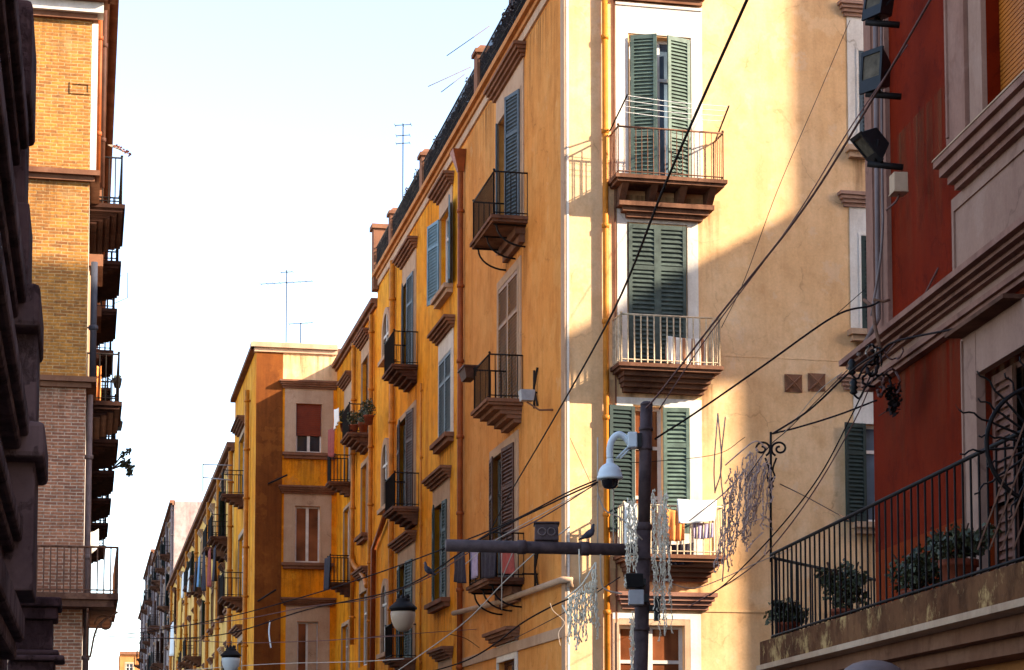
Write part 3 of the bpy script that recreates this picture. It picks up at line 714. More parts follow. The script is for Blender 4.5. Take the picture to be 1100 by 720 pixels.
# ================================================================== PROJECTING HOUSE
XC = onY(275, 480, YC).x
CF = Fr((0, YC, 0), (1, 0, 0), (0, -1, 0)); CS = Fr((XC, 0, 0), (0, 1, 0), (-1, 0, 0))
YD = onX(252, 480, XC).y
ZC = onY(275, 372, YC).z
pc = thing('projecting_house', (XC, YC, 0), 'rust amber house jutting into the street with a rust red roller blind', 'building')
def uC(px, py): return onY(px, py, YC).x
def zC(px, py): return onY(px, py, YC).z
HC = []; HS = []
for k, (l, r, yt, yb, hy, sb) in enumerate(((318, 346, 434, 487, 418, 1), (317, 344, 544, 605, 531, 1), (319, 342, 668, 740, 651, 0))):
    u0, u1, z0, z1 = uC(l, yt), uC(r, yt), zC(330, yb), zC(330, yt); HC.append((u0, u1, z0, z1))
    wo = window(CF, u0, u1, z0, z1, pc, 'plain', fmat='paleframe', surround='cream', sw=uC(l, yt) - uC(l - 12, yt), hoodz=zC(330, hy), sill='trim' if sb else None, glass='warmglass' if k else 'glass', hproj=.35, bars=0)
    if k == 0:
        b = MB(); n = 16; zz = zC(330, 468)
        for i in range(n): b.box(CF, u0 + .03, u1 - .03, zz + (z1 - zz) * i / n, zz + (z1 - zz) * (i + .85) / n, -.12, -.07)
        b.box(CF, u0 + .03, u1 - .03, zz, z1, -.125, -.1); b.build('roller_blind', 'redblind', wo)
    if k == 2:
        b = MB(); b.box(CF, (u0 + u1) / 2 + .02, u1 - .06, z0, z1 - .06, -.11, -.07)
        for i in range(7): b.box(CF, (u0 + u1) / 2 + .1, u1 - .14, z0 + .3 * i + .04, z0 + .3 * i + .27, -.07, -.05)
        b.build('shutter', 'cream', wo)
w = MB(); w.wall(CF, XC, XM, 0, ZC, HC); w.build('facade', 'deep', pc, recalc=False)
b = MB(); b.box(CF, XC - .01, uC(303, 500), 0, zC(290, 372) - .25, 0, .03); b.build('pilaster', 'stained', pc)
b = MB(); b.box(CF, XC + .03, XM, zC(300, 408), ZC - .2, .001, .012); b.build('sunlit_band', 'ochre', pc); stain(CF, XC + .05, XM, ZC - .25, 1.6, pc, n=.016)  # top of the front coloured paler for the sun on it
b = MB(); b.box(CF, XC - .25, XM, ZC - .05, ZC + .12, -.3, .22); b.box(CF, XC - .1, XM, ZC - .22, ZC - .051, -.2, .1); b.box(CF, XC - .2, XM, ZC + .12, ZC + .17, -.3, .16); b.build('cornice', 'cream', pc)
def uS(px, py): return onX(px, py, XC).y
for l, r, py, z0, z1, hz, bal in ((258, 263.5, 470, 13.6, 16.2, 16.5, 1), (257, 263, 590, 9.2, 11.9, None, 1), (256, 262, 690, 4.6, 7.4, 7.7, 0)):
    a, b_ = sorted((uS(l, py), uS(r, py))); HS.append((a, b_, z0, z1))
    window(CS, a, b_, z0, z1, pc, 'plain', fmat='whiteframe' if hz is None else 'paleframe', surround='cream', sw=.25, hoodz=hz, hproj=.4)
balcony(CS, uS(262.5, 530), onX(237, 548, XC - .9).y, onX(262.5, 531, XC).z, .9, pc, corbel='moulding', step=.18)
balcony(CS, uS(262.5, 640), onX(235, 655, XC - .9).y, onX(262.5, 641, XC).z, .9, pc, corbel='moulding', step=.18)
w = MB(); w.wall(CS, YC, YD, 0, ZC, HS); w.build('facade', 'orange', pc, recalc=False)
cornice(CS, YC - .2, YD, ZC - .05, [(0, .17, .22)], pc, 'trim')
pipe(CS, uS(268.5, 500), 0, ZC - 1.2, .1, 'pipe', pc, n=.14)
b = MB(); b.add([(XC, YC, ZC + .05), (24, YC, ZC + .05), (24, YD, ZC + .05), (XC, YD, ZC + .05)], [(0, 1, 2, 3)]); b.add([(XC, YD, 0), (24, YD, 0), (24, YD, ZC), (XC, YD, ZC)], [(0, 1, 2, 3)]); b.add([(XM, YC, 18), (24, YC, 18), (24, YC, ZC + .05), (XM, YC, ZC + .05)], [(0, 1, 2, 3)])
b.build('roof', 'rooftile', pc, recalc=False)
pole_ = MB(); pole_.tube([CF.p(uC(288, 519), zC(288, 520), .05), CF.p(uC(306, 514), zC(306, 514), .9)], .035, 6); pole_.build('bracket', 'iron', pc)
pole_ = MB(); pole_.tube([CF.p(uC(277, 646), zC(277, 646), .05), CF.p(uC(294, 636), zC(294, 636), .9)], .035, 6); pole_.build('bracket', 'iron', pc)

# ================================================================== FAR ROW
def rowhouse(y0, y1, X, ztop, mat, label, bays, floors, seed, trim='trim', wmat='paleframe', cap='trim', front=True):
    t = thing('row_house', (X, y0, 0), label, 'building'); fr = Fr((X, 0, 0), (0, 1, 0), (-1, 0, 0)); rnd = random.Random(seed); Hs = []
    du = (y1 - y0) / bays
    for i in range(bays):
        uc = y0 + du * (i + .5)
        for j, z in enumerate(floors):
            bal = rnd.random() < .36
            a, b = uc - .6, uc + .6; z0 = z if bal else z + .8; z1 = z + 2.7
            Hs.append((a, b, z0, z1))
            st = rnd.choice(['plain', 'plain', 'open'])
            window(fr, a, b, z0, z1, t, st, smat=rnd.choice(['darkgreen', 'brownwood', 'bluegrey']), fmat=wmat, surround=trim if rnd.random() < .5 else 'cream', sw=.22, hoodz=z + 3.0, hproj=.22, hoodmat='cream' if rnd.random() < .6 else 'trim', sill=None if bal else 'trim', slat=.25, angs=(R(150), R(20)))
            if bal: balcony(fr, uc - 1.3, uc + 1.3, z, .95, t, corbel='moulding', step=.3, bar=.02)
        if i % 2 == 0: pipe(fr, y0 + du * i + .25, 0, ztop - .3, .11, 'pipe' if mat in ('butter', 'orange') else 'greypipe', t, n=.15)
    w = MB(); w.wall(fr, y0, y1, 0, ztop, Hs); 
    w.build('facade', mat, t, recalc=False)
    for yy in (y0, y1):
        w = MB(); w.add([(X, yy, 0), (22, yy, 0), (22, yy, ztop), (X, yy, ztop)], [(0, 1, 2, 3)]); w.build('side_wall', mat, t, recalc=False)
    w = MB(); w.add([(X, y0, ztop), (X, y1, ztop), (22, y1, ztop), (22, y0, ztop)], [(0, 1, 2, 3)]); w.build('roof', 'rooftile', t, recalc=False)
    cornice(fr, y0, y1, ztop - .3, [(0, .15, .15), (.15, .4, .35)], t, cap)
    return t
YE = onX(183, 640, XC).y
rowhouse(YD, YD + 17, XC, 16.7, 'butter', 'butter yellow row house just beyond the jutting house', 4, (4.6, 8.6, 12.6), 3)
rowhouse(YD + 17, YE, XC, 16.7, 'butter', 'paler yellow row house with a long straight eave and laundry, farther along', 9, (4.6, 8.6, 12.6), 5)
XE = onY(187, 560, YE).x
rowhouse(YE, YE + 48, XE, 23.7, 'greywall', 'tall grey lilac peeling house rising behind the yellow row', 9, (3.6, 7.7, 11.8, 15.9, 19.6), 9, 'cream')
rowhouse(YE + 48, YE + 78, XE, 25.2, 'palegrey', 'pale grey far house, last but two in the street', 5, (3.6, 7.7, 11.8, 15.9, 20.2), 12, 'cream')
rowhouse(YE + 78, YE + 104, XE + .1, 22.6, 'greywall', 'small dark grey house at the far end of the right row', 4, (3.6, 7.7, 11.8, 15.9), 13, 'cream')
t = thing('far_house', (5.5, 335, 0), 'tiny tan house closing the far end of the street', 'building')
fr = Fr((0, 335, 0), (1, 0, 0), (0, -1, 0)); hs = []
for i in range(3):
    for j in range(5):
        u = 6.2 + 2.6 * i; z = 2.5 + 4 * j; hs.append((u, u + 1.1, z, z + 2.2)); window(fr, u, u + 1.1, z, z + 2.2, t, 'plain', surround='cream', sw=.25)
w = MB(); w.wall(fr, 5.2, 16, 0, 22.5, hs); w.add([(5.2, 335, 0), (5.2, 350, 0), (5.2, 350, 22.5), (5.2, 335, 22.5)], [(0, 1, 2, 3)]); w.add([(5.2, 335, 22.5), (5.2, 350, 22.5), (16, 350, 22.5), (16, 335, 22.5)], [(0, 1, 2, 3)]); w.build('facade', 'peach', t, recalc=False)
cornice(fr, 5.1, 16, 22.2, [(0, .5, .4)], t, 'trim')

# ================================================================== BRICK BUILDING ON THE LEFT
YL = 40.0; XLc = onY(92.5, 420, YL).x
BF = Fr((0, YL, 0), (1, 0, 0), (0, -1, 0)); BS = Fr((XLc, 0, 0), (0, 1, 0), (1, 0, 0))
bb = thing('brick_building', (XLc, YL, 0), 'amber brick building with balconies on the left of the street', 'building')
def zB(py): return onY(60, py, YL).z
ZBt = 19.5
for z0_, z1_, mt_ in ((0, zB(411), 'brickshade'), (zB(411), zB(20), 'brick')):
    w = MB(); w.add([BF.p(-14, z0_, 0), BF.p(XLc, z0_, 0), BF.p(XLc, z1_, 0), BF.p(-14, z1_, 0)], [(0, 1, 2, 3)]); w.build('facade', mt_, bb, recalc=False)
for zz_ in (zB(416), zB(194), zB(20)): stain(BF, -6, XLc, zz_, 1.6, bb)
b = MB(); b.box(BF, -14, XLc + .1, zB(20), zB(14), -.2, .1); b.build('cornice', 'trim', bb)
b = MB(); b.box(BF, -14, XLc + .22, zB(14), zB(3), -.2, .2); b.build('cornice', 'white', bb)
b = MB(); b.box(BF, -14, XLc + .3, zB(3), zB(-4), -.2, .35); b.box(BF, -14, XLc + .45, zB(-4), zB(-12), -.2, .5); b.build('cornice', 'trim', bb)
for ya, yb in ((183, 194), (405, 416)):
    b = MB(); m = (ya + yb) / 2
    b.box(BF, -14, XLc + .2, zB(m), zB(ya), -.3, .18); b.box(BF, -14, XLc + .1, zB(yb), zB(m) - .001, -.3, .09); b.build('string_course', 'trim', bb)
    b = MB(); b.box(BS, YL + .31, YL + 30, zB(m), zB(ya), -.1, .2); b.build('string_course', 'trim', bb)
for px, py in ((86, 95),):
    c0 = onY(px, py, YL); b = MB(); b.box(BF, c0.x - .2, c0.x + .2, c0.z - .12, c0.z - .08, 0, .02); b.box(BF, c0.x - .2, c0.x + .2, c0.z + .08, c0.z + .12, 0, .02); b.box(BF, c0.x - .2, c0.x - .16, c0.z - .079, c0.z + .079, 0, .02); b.box(BF, c0.x + .16, c0.x + .2, c0.z - .079, c0.z + .079, 0, .02); b.build('vent', 'brick', bb)
# white stucco corner strip at the top floor, side wall
w = MB(); w.add([BS.p(YL, 0, 0), BS.p(YL + 34, 0, 0), BS.p(YL + 34, ZBt, 0), BS.p(YL, ZBt, 0)], [(0, 1, 2, 3)]); w.build('side_wall', 'white', bb, recalc=False)
b = MB(); b.box(BS, YL + .02, YL + .5, zB(181), zB(22), -.05, .12); b.build('quoin', 'white', bb)
b = MB(); b.box(BS, YL, YL + 34, ZBt - 1.4, ZBt - 1.0, 0, .35); b.box(BS, YL, YL + 34, ZBt - 1.0, ZBt - .6, 0, .55); b.build('cornice', 'trim', bb)
b = MB(); b.add([(XLc, YL, ZBt), (-14, YL, ZBt), (-14, YL + 34, ZBt), (XLc, YL + 34, ZBt)], [(0, 1, 2, 3)]); b.add([BF.p(-14, zB(20), -.05), BF.p(XLc, zB(20), -.05), BF.p(XLc, ZBt, -.05), BF.p(-14, ZBt, -.05)], [(0, 1, 2, 3)]); b.build('roof', 'trim', bb, recalc=False)
for k, (u, r_, n, mt) in enumerate(((YL + .75, .05, .16, 'rustpipe'), (YL + 1.15, .05, .25, 'brownwood'))):
    pipe(BS, u, zB(181), ZBt - 1.4, r_, mt, bb, n=n)
pipe(BS, YL + .35, zB(400), zB(275), .07, 'bluepipe', bb, n=.12); pipe(BS, YL + .3, 3, zB(420), .06, 'greypipe', bb, n=.08)
zlev = (zB(640), zB(410), zB(187))
for z in zlev[1:]:
    for (y0, y1, d) in ((41.9, 44.9, .68), (46.6, 49.6, .68), (51.4, 54.6, .66), (56.5, 59.5, .64), (62, 65, .62), (68, 71, .6)):
        balcony(BS, y0, y1, z, d, bb, corbel='moulding', step=.14, bar=.013, thick=.16, smat='darkslab', ch=.055)
        window(BS, y0 + .9, y1 - .9, z, z + 2.8, bb, 'plain', surround='cream', sw=.2, rec=-.07)
        b = MB(); b.box(BS, y0 + .6, y1 - .6, z + 3.0, z + 3.25, .002, .3); b.build('window_hood', 'trim', bb)
# wrap-round balcony of the first floor
z = zlev[0]
b = MB(); b.box(BF, -6, XLc + .68, z - .12, z, .0, .75); b.box(BF, -6, XLc + .6, z - .26, z - .121, .0, .66); b.box(BS, YL + .001, YL + 5, z - .12, z, .0, .68); b.box(BS, YL + .001, YL + 5, z - .26, z - .121, .0, .6)
bo = b.build('balcony', 'slab', bb)
r_ = MB(); zt = onY(70, 587, YL - .72).z; z = z + .0
P = [BF.p(-5.9, zt, .72), BF.p(XLc + .65, zt, .72), BS.p(YL + 4.95, zt, .65)]
for a, c2 in zip(P, P[1:]):
    r_.tube([a, c2], .024, 6); dz = Vector((0, 0, -(zt - z - .06))); r_.tube([a + dz, c2 + dz], .016, 4)
    L = (c2 - a).length; k = int(L / .125)
    for i in range(k + 1):
        q = a.lerp(c2, i / k); r_.tube([q, q - Vector((0, 0, zt - z))], .014 if i not in (0, k) else .024, 5, cap=False)
r_.build('railing', 'rustiron', bo)
for u in (XLc + .1, XLc - 1.6):
    b = MB(); f2 = Fr(BF.p(u, 0, 0), (0, -1, 0), (1, 0, 0))
    pts = []
    for i in range(26):
        a = i / 25 * 2.2 * math.pi; rr = .2 - .15 * i / 25; pts.append(f2.p(.48 - rr * math.cos(a) * .9, z - .5 + rr * math.sin(a), 0))
    b.tube(pts, .02, 5); b.tube(smoothpath([f2.p(.66, z - .3, 0), f2.p(.3, z - .55, 0), f2.p(.12, z - .95, 0), f2.p(.0, z - 1.2, 0)]), .022, 5)
    f3_ = Fr(BF.p(u, 0, .05), (1, 0, 0), (0, -1, 0)); pts = []
    for i in range(26):
        a = i / 25 * 2.4 * math.pi; rr = .19 - .15 * i / 25; pts.append(f3_.p(.33 - rr * math.cos(a), z - .55 + rr * math.sin(a), 0))
    b.tube(pts, .018, 5); b.tube(smoothpath([f3_.p(.58, z - .3, 0), f3_.p(.2, z - .6, 0), f3_.p(.06, z - 1.2, 0)]), .022, 5)
    b.build('bracket', 'rustiron', bo)

# ================================================================== DARK STONE BUILDING AT THE LEFT EDGE
ds = thing('stone_building', (-.9, 8, 0), 'dark stone house with heavy rounded mouldings at the left edge', 'building')
YS = 12.0
def sx(px, Y=YS): return onY(px, 400, Y).x
def sz(py, Y=YS): return onY(20, py, Y).z
w = MB(); w.box(wf, -6, sx(14), 0, 9, 1.5, YS); w.build('facade', 'darkstone', ds)
def rbox(b, x0, x1, z0, z1, y0, y1): b.box(wf, x0, x1, z0, z1, y0, y1)
for k, (x, ya, yb, y0, y1) in enumerate(((38, 52, 150, 11.2, 12.1), (46.5, 342, 386, 11.1, 12.08), (51.5, 483, 519, 11.0, 12.06))):
    b = MB(); b.box(wf, -.9, onY(x, (ya + yb) / 2, YS).x, sz(yb), sz(ya), y0, y1 + .05); b.build('moulding', 'darkstone', ds, bevel=.03)
for k, (x, ya, yb, y0, y1) in enumerate(((30, 100, 345, 11.4, 12.04), (42, 380, 490, 11.3, 12.03), (40, 512, 648, 11.2, 12.02), (20, -20, 60, 11.3, 12.03), (34, 250, 350, 11.35, 12.05))):
    b = MB(); b.box(wf, -.9, onY(x, (ya + yb) / 2, YS).x, sz(yb), sz(ya), y0, y1); b.build('pilaster', 'darkstone', ds, bevel=.012)
for z, x, h in ((2.35, -.34, .16), (2.9, -.36, .1), (3.45, -.33, .12), (4.2, -.36, .14), (5.1, -.37, .16)):
    b = MB(); b.box(wf, -1.2, x, z, z + h, 6.5, 11.25); b.box(wf, -1.2, x - .04, z - h * .6, z - .001, 6.5, 11.25); b.build('cornice', 'darkstone', ds, bevel=.02)
gp = MB(); Yg = 15.0
def gx(px): return onY(px, 680, Yg).x
def gz(py): return onY(50, py, Yg).z
for l, r, ya, yb, dd in ((10, 66, 645, 655, .3), (10, 62, 655.2, 668, .25), (10, 57, 668.2, 700, .2), (10, 64, 700.2, 706, .26), (10, 70, 706.2, 712, .3), (10, 60, 712.2, 900, .22)):
    gp.box(wf, gx(l), gx(r), gz(yb), gz(ya), Yg - dd, Yg + dd)
tag(gp.build('gate_pillar', 'darkstone', bevel=.015), 'dark stone pillar with stepped cap at the lower left, under the brick building balcony', 'pillar')

# ================================================================== RED BUILDING ON THE RIGHT
RO = Vector((8.63, 21.0, 0)); RU = Vector((-.11, -1, 0)).normalized(); RN = Vector((-RU.y * -1, RU.x * -1, 0))
RN = Vector((-1, .11, 0)).normalized()
RW = Fr(RO, RU, RN)
rb = thing('red_building', RO, 'crimson building with mauve stone trim and iron balcony at the right edge', 'building')
def rp(px, py, n=0):
    p = onP(px, py, RO + RN * n, RN); d = p - RO; return d.dot(RU), p.z
HR = 26.0
HW = []
# upper window with orange roller blind
uw0, _ = rp(1060, 60); zs0 = rp(1052, 176)[1] + .15
uw1 = uw0 + 1.5
HW.append((uw0, uw1, zs0, zs0 + 2.6))
# door to the balcony
ud0, zd1 = rp(1058, 390); zd1 = rp(1075, 392)[1]; ud1 = ud0 + 1.35
zbal = rp(1000, 640, 1.0)[1]
HW.append((ud0, ud1, zbal, zd1))
zdado = rp(990, 574)[1]
w = MB(); w.wall(RW, 0, 22, zdado, 13.5, [(h[0], h[1], max(h[2], zdado), h[3]) for h in HW], depth=.3); w.build('facade', 'crimson', rb, recalc=False)
w = MB(); w.wall(RW, 0, 22, zbal - .2, zdado, [(HW[1][0], HW[1][1], zbal, zdado)], depth=.3); w.build('dado', 'scarlet', rb, recalc=False)
w = MB(); w.wall(RW, 0, 22, 0, zbal - .2, []); w.build('facade', 'peach', rb, recalc=False)
# chamfer, far sides, roof
A = RO; B = RO + Vector((4.4, 4.4, 0)); C_ = Vector((28, B.y, 0)); D_ = Vector((28, -3, 0)); E_ = RW.p(22, 0)
w = MB()
for p, q, h in ((A, B, HR), (B, C_, HR), (C_, D_, HR), (D_, E_, 13.5)):
    w.add([p, q, q + Vector((0, 0, h)), p + Vector((0, 0, h))], [(0, 1, 2, 3)])
w.build('facade', 'crimson', rb, recalc=False)
setb = RW.p(0, 0, -2.2); 
w = MB(); w.add([A + Vector((0, 0, 13.5)), E_ + Vector((0, 0, 13.5)), D_ + Vector((0, 0, 13.5)), C_ + Vector((0, 0, 13.5)), B + Vector((0, 0, 13.5))], [(0, 1, 2, 3, 4)])
w.add([A + Vector((0, 0, 13.5)), RW.p(7, 13.5), RW.p(7, HR), A + Vector((0, 0, HR))], [(0, 1, 2, 3)])
w.add([RW.p(7, 13.5), (28, 14, 13.5), (28, 14, HR), RW.p(7, HR)], [(0, 1, 2, 3)])
w.add([A + Vector((0, 0, HR)), RW.p(7, HR), (28, 14, HR), C_ + Vector((0, 0, HR)), B + Vector((0, 0, HR))], [(0, 1, 2, 3, 4)])
w.build('roof', 'rooftile', rb, recalc=False)
print("DBG", zst, zlo, zo, zd1, zs0, zbal) if 0 else None
# quoin strip at the corner
uq = rp(957, 200)[0]
zst = rp(1013, 301, .3)[1]      # top edge of the string course at the wall
b = MB(); b.box(RW, -.02, uq, zst, 13.5, -.1, .05); b.box(RW, uq * .25, uq * .4, zst, 13.5, .05, .07); b.build('quoin', 'mauve', rb)
# string course with deep mouldings
b = MB(); z1 = rp(1000, 322, .3)[1]
for dz0, dz1, n in ((-.06, 0, .32), (-.10, -.061, .25), (-.14, -.101, .18), (-.175, -.141, .11)):
    b.box(RW, -.02 - n * .8, 22, zst - .0 + dz0, zst + dz1, .0, n)
b.build('string_course', 'mauve', rb)
zlo = rp(1000, 370, .1)[1]; zo = rp(1043, 362)[1]
b = MB(); b.box(RW, -.02, 22, zlo + .1, zst - .176, .0, .05); b.build('fascia', 'mauvelight', rb)
b = MB(); b.box(RW, -.05, 22, zlo + .045, zlo + .099, 0, .13); b.box(RW, -.05, 22, zlo, zlo + .0445, 0, .09); b.build('string_course', 'mauve', rb)
# upper window
wo = MB(); wo.box(RW, uw0, uw0 + .08, zs0, zs0 + 2.6, -.25, -.2); wo.box(RW, uw1 - .08, uw1, zs0, zs0 + 2.6, -.25, -.2); wo.box(RW, uw0 + .08, uw1 - .08, zs0, zs0 + .1, -.25, -.2); wo = wo.build('window', 'brownwood', rb)
b = MB(); b.box(RW, uw0 + .02, uw1 - .02, zs0 + .02, zs0 + 2.58, -.28, -.26); b.build('pane', 'glass', wo)
b = MB(); zb0 = rp(1080, 142)[1] - .0; n = 0; z = zs0 + .2
while z < zs0 + 2.6:
    b.box(RW, uw0 + .01, uw1 - .01, z, z + .036, -.16, -.125); b.box(RW, uw0 + .01, uw1 - .01, z + .036, z + .0455, -.16, -.142); z += .0455
b.build('roller_blind', 'orangeblind', wo)
b = MB(); u_a = rp(1025, 100)[0]; u_b = rp(1046, 100)[0]
b.box(RW, u_a, u_b, zs0, zs0 + 3, .0, .09); b.box(RW, u_a + .05, u_a + .1, zs0 + .3, zs0 + 3, .09, .11); b.box(RW, uw1 + .1, uw1 + .5, zs0, zs0 + 3, 0, .09); b.box(RW, u_a, uw1 + .5, zs0 + 3.0, zs0 + 3.3, 0, .1)
b.build('surround', 'mauve', wo)
b = MB(); b.box(RW, u_b + .02, uw0 - .005, zs0, zs0 + 3, 0, .05); b.build('jamb', 'mauvelight', wo)
b = MB(); u_s = rp(1003, 213, .3)[0]; u_e = uw1 + .9
for a, c, n in ((-.07, 0, .30), (-.16, -.071, .25), (-.24, -.161, .18), (-.30, -.241, .12)): b.box(RW, u_s + (.3 - n) * .5, u_e, zs0 + a, zs0 + c, 0, n)
b.build('sill', 'mauve', wo)
b = MB(); b.box(RW, u_s - .01, u_e, zs0 + .001, zs0 + .016, 0, .31); b.build('sill_lip', 'cream', wo)
b = MB(); za = zst + .0; zt_ = zs0 - .301
b.box(RW, u_a, u_e - .2, za, zt_, 0, .05); ua_, ub_, za_, zb_ = u_a + .09, u_e - .3, za + .14, zt_ - .12
for x0, x1, y0, y1 in ((ua_, ub_, zb_ - .03, zb_), (ua_, ua_ + .03, za_, zb_ - .031), (ua_, ub_, za_ - .03, za_ - .001)): b.box(RW, x0, x1, y0, y1, .05, .07)
b.build('apron', 'mauvelight', wo)
# balcony door with overhang
wo = MB(); wo.box(RW, ud0, ud0 + .06, zbal, zd1, -.2, -.1); wo.box(RW, ud1 - .06, ud1, zbal, zd1, -.2, -.1); wo.box(RW, ud0 + .06, ud1 - .06, zd1 - .06, zd1, -.2, -.1); wo = wo.build('door', 'shutterbrown', rb)
b = MB(); b.box(RW, ud0 + .02, ud1 - .02, zbal, zd1 - .02, -.24, -.22); b.build('pane', 'glass', wo)
shutter(RW, ud0 + .03, .55, zbal + .05, zd1 - .03, 1, 0, 'shutterbrown', wo, n0=-.09, slat=.085, split=.36)
b = MB(); uf = rp(1043, 450)[0]
zh = zo - .023; b.box(RW, uf, ud0 - .003, zbal, zh, 0, .09); b.box(RW, uf + .05, uf + .08, zbal, zh - .03, .09, .11); b.box(RW, ud0 - .003, ud1 + .2, zd1 + .002, zh, 0, .085); b.build('surround', 'mauvelight', wo)
b = MB(); uo = rp(1043, 362)[0]; b.box(RW, uo, 5, zo - .02, zo + .02, .002, .26); b.build('overhang', 'slab', wo)
# lower façade mouldings under the balcony
zb = zbal
BD = 1.05     # balcony depth
dirc = Vector((1, 1, 0)).normalized(); nc = Vector((-1, 1, 0)).normalized()
def edge(n):     # outline of the balcony edge at distance n from the street wall, a little more from the chamfer
    m = n * 1.27; pts = [RW.p(14, 0, n)]
    det = RN.x * nc.y - RN.y * nc.x
    corner = RO + Vector(((n * nc.y - m * RN.y) / det, (RN.x * m - nc.x * n) / det, 0))
    p1 = corner + RU * .32; q1 = corner + dirc * .32
    pts.append(p1)
    for i in range(1, 9):
        t = i / 9; pts.append(p1 * (1 - t) ** 2 + corner * 2 * t * (1 - t) + q1 * t * t)
    pts.append(q1); pts.append(RO + nc * m + dirc * 4.2)
    return pts
def slabring(b, n, z0, z1):
    o = edge(n); k = len(o); i_ = [RW.p(14, 0, .01)] + [RW.p(.3, 0, .01)] + [RO] * (k - 3) + [RO + dirc * 4.2]
    vs = []
    for q in (z0, z1):
        vs += [p + Vector((0, 0, q)) for p in o]
        vs += [p + Vector((0, 0, q)) for p in i_]
    fs = []
    for j in range(k - 1):
        fs += [(j, j + 1, 2 * k + j + 1, 2 * k + j), (j, j + 1, k + j + 1, k + j), (2 * k + j, 2 * k + j + 1, 3 * k + j + 1, 3 * k + j)]
    b.add(vs, fs)
b = MB(); slabring(b, BD + .12, zb - .27, zb + .0); so_ = b.build('balcony', 'slabstone', rb, recalc=True)
b = MB(); slabring(b, BD + .16, zb - .33, zb - .272); b.build('slab_edge', 'cream', so_)
b = MB(); slabring(b, BD - .05, zb - .47, zb - .332); slabring(b, BD - .2, zb - .60, zb - .472); b.build('moulding', 'trim', so_)
b = MB(); slabring(b, BD - .5, zb - .85, zb - .602); b.build('moulding', 'peach', so_)
b = MB(); slabring(b, BD - .65, zb - 1.02, zb - .852); slabring(b, BD - .85, zb - 1.12, zb - 1.022); b.build('moulding', 'mauve', so_)
q = MB(); u_ = rp(1093, 690)[0]; q.tube([RW.p(u_, 0, .35), RW.p(u_, zb - .34, .5)], .03, 8); q.build('drainpipe', 'cream', rb)
# railing
rl = MB(); ed = edge(BD); RH = 1.0
path = [];
for p, q in zip(ed, ed[1:]):
    L = (q - p).length; k = max(1, int(L / .04))
    for i in range(k): path.append(p.lerp(q, i / k))
path.append(ed[-1])
up_ = Vector((0, 0, zb + RH)); lo_ = Vector((0, 0, zb + .06))
rl.tube([p + up_ for p in ed], .019, 8); rl.tube([p + lo_ for p in ed], .016, 5)
acc = 0
for i in range(1, len(path)):
    acc += (path[i] - path[i - 1]).length
    if acc >= .162:
        acc = 0; rl.tube([path[i] + up_, path[i] + Vector((0, 0, zb))], .0105, 5, cap=False)
rl.build('railing', 'iron', so_)
stain(RW, .1, 6, zlo - .01, 1.4, rb); stain(RW, uq + .02, rp(1025, 100)[0] - .02, zst + 2.2, 2.1, rb)
stain(RF, us1 + .1, UX - 12, 21.5, 4, cb); stain(LF, YM + .35, YA1 - .3, ZT - .15, 2.6, cb)
# cables and conduit on the red corner belong to the wall
q = MB(); q.tube([RW.p(rp(951, 0)[0], 13, .1), RW.p(rp(951, 200)[0], zst + .3, .1), RW.p(rp(950, 350)[0], zst - .1, .3)], .03, 8); q.build('conduit', 'greypipe', rb)
q = MB(); q.tube(smoothpath([RW.p(rp(958, 0)[0], 13, .09), RW.p(rp(957, 150)[0], rp(957, 150)[1], .1), RW.p(rp(959, 260)[0], rp(959, 260)[1], .12), RW.p(rp(955, 340)[0], rp(955, 340)[1], .2)]), .014, 6); q.build('conduit', 'greypipe', rb)

# ================================================================== TALL BUILDINGS BEYOND THE RED ONE (outside the picture; added and shaped to cast the shade on the corner)
nb = thing('unseen_shade_building', (37.65, 25.5, 0), 'unseen ochre block added to shade the corner, with a roof canopy, up the side street behind the red building', 'building')
b = MB(); b.box(wf, 37.65 + .0, 55, 0, 36, 25.5, 38); b.build('shade_tower', 'ochre', nb)
b = MB(); b.box(wf, 28.1, 55, 0, 15.5, 4, 25.49); b.build('wing', 'ochre', nb)
b = MB(); b.box(wf, 39.0, 54, 15.5, 26.6, 23.95, 25.48); b.build('shade_box', 'ochre', nb)
b = MB(); b.box(wf, 37.65, 55, 26.61, 27.0, 22.0, 25.49); b.build('sunblocker', 'rooftile', nb)  # unseen slab shaped for the diagonal shadow edge on the ochre wall

# ================================================================== THINGS IN THE STREET
def cab(pxs, D0, D1, r, mat, label, cat='cable', name='overhead_cable', n=8, sag=0, group=None):
    ln = [0]
    for a, b in zip(pxs, pxs[1:]): ln.append(ln[-1] + math.hypot(a[0] - b[0], a[1] - b[1]))
    pts = []
    for (x, y), l in zip(pxs, ln):
        t = l / ln[-1]; pts.append(at(x, y, 1 / ((1 - t) / D0 + t / D1)))
    b = MB(); b.tube(smoothpath(pts, n), r * .8, 6)
    return tag(b.build(name, mat), label, cat, group)
DP = 21.5
PO = at(691, 600, DP); PX, PY = PO.x, PO.y
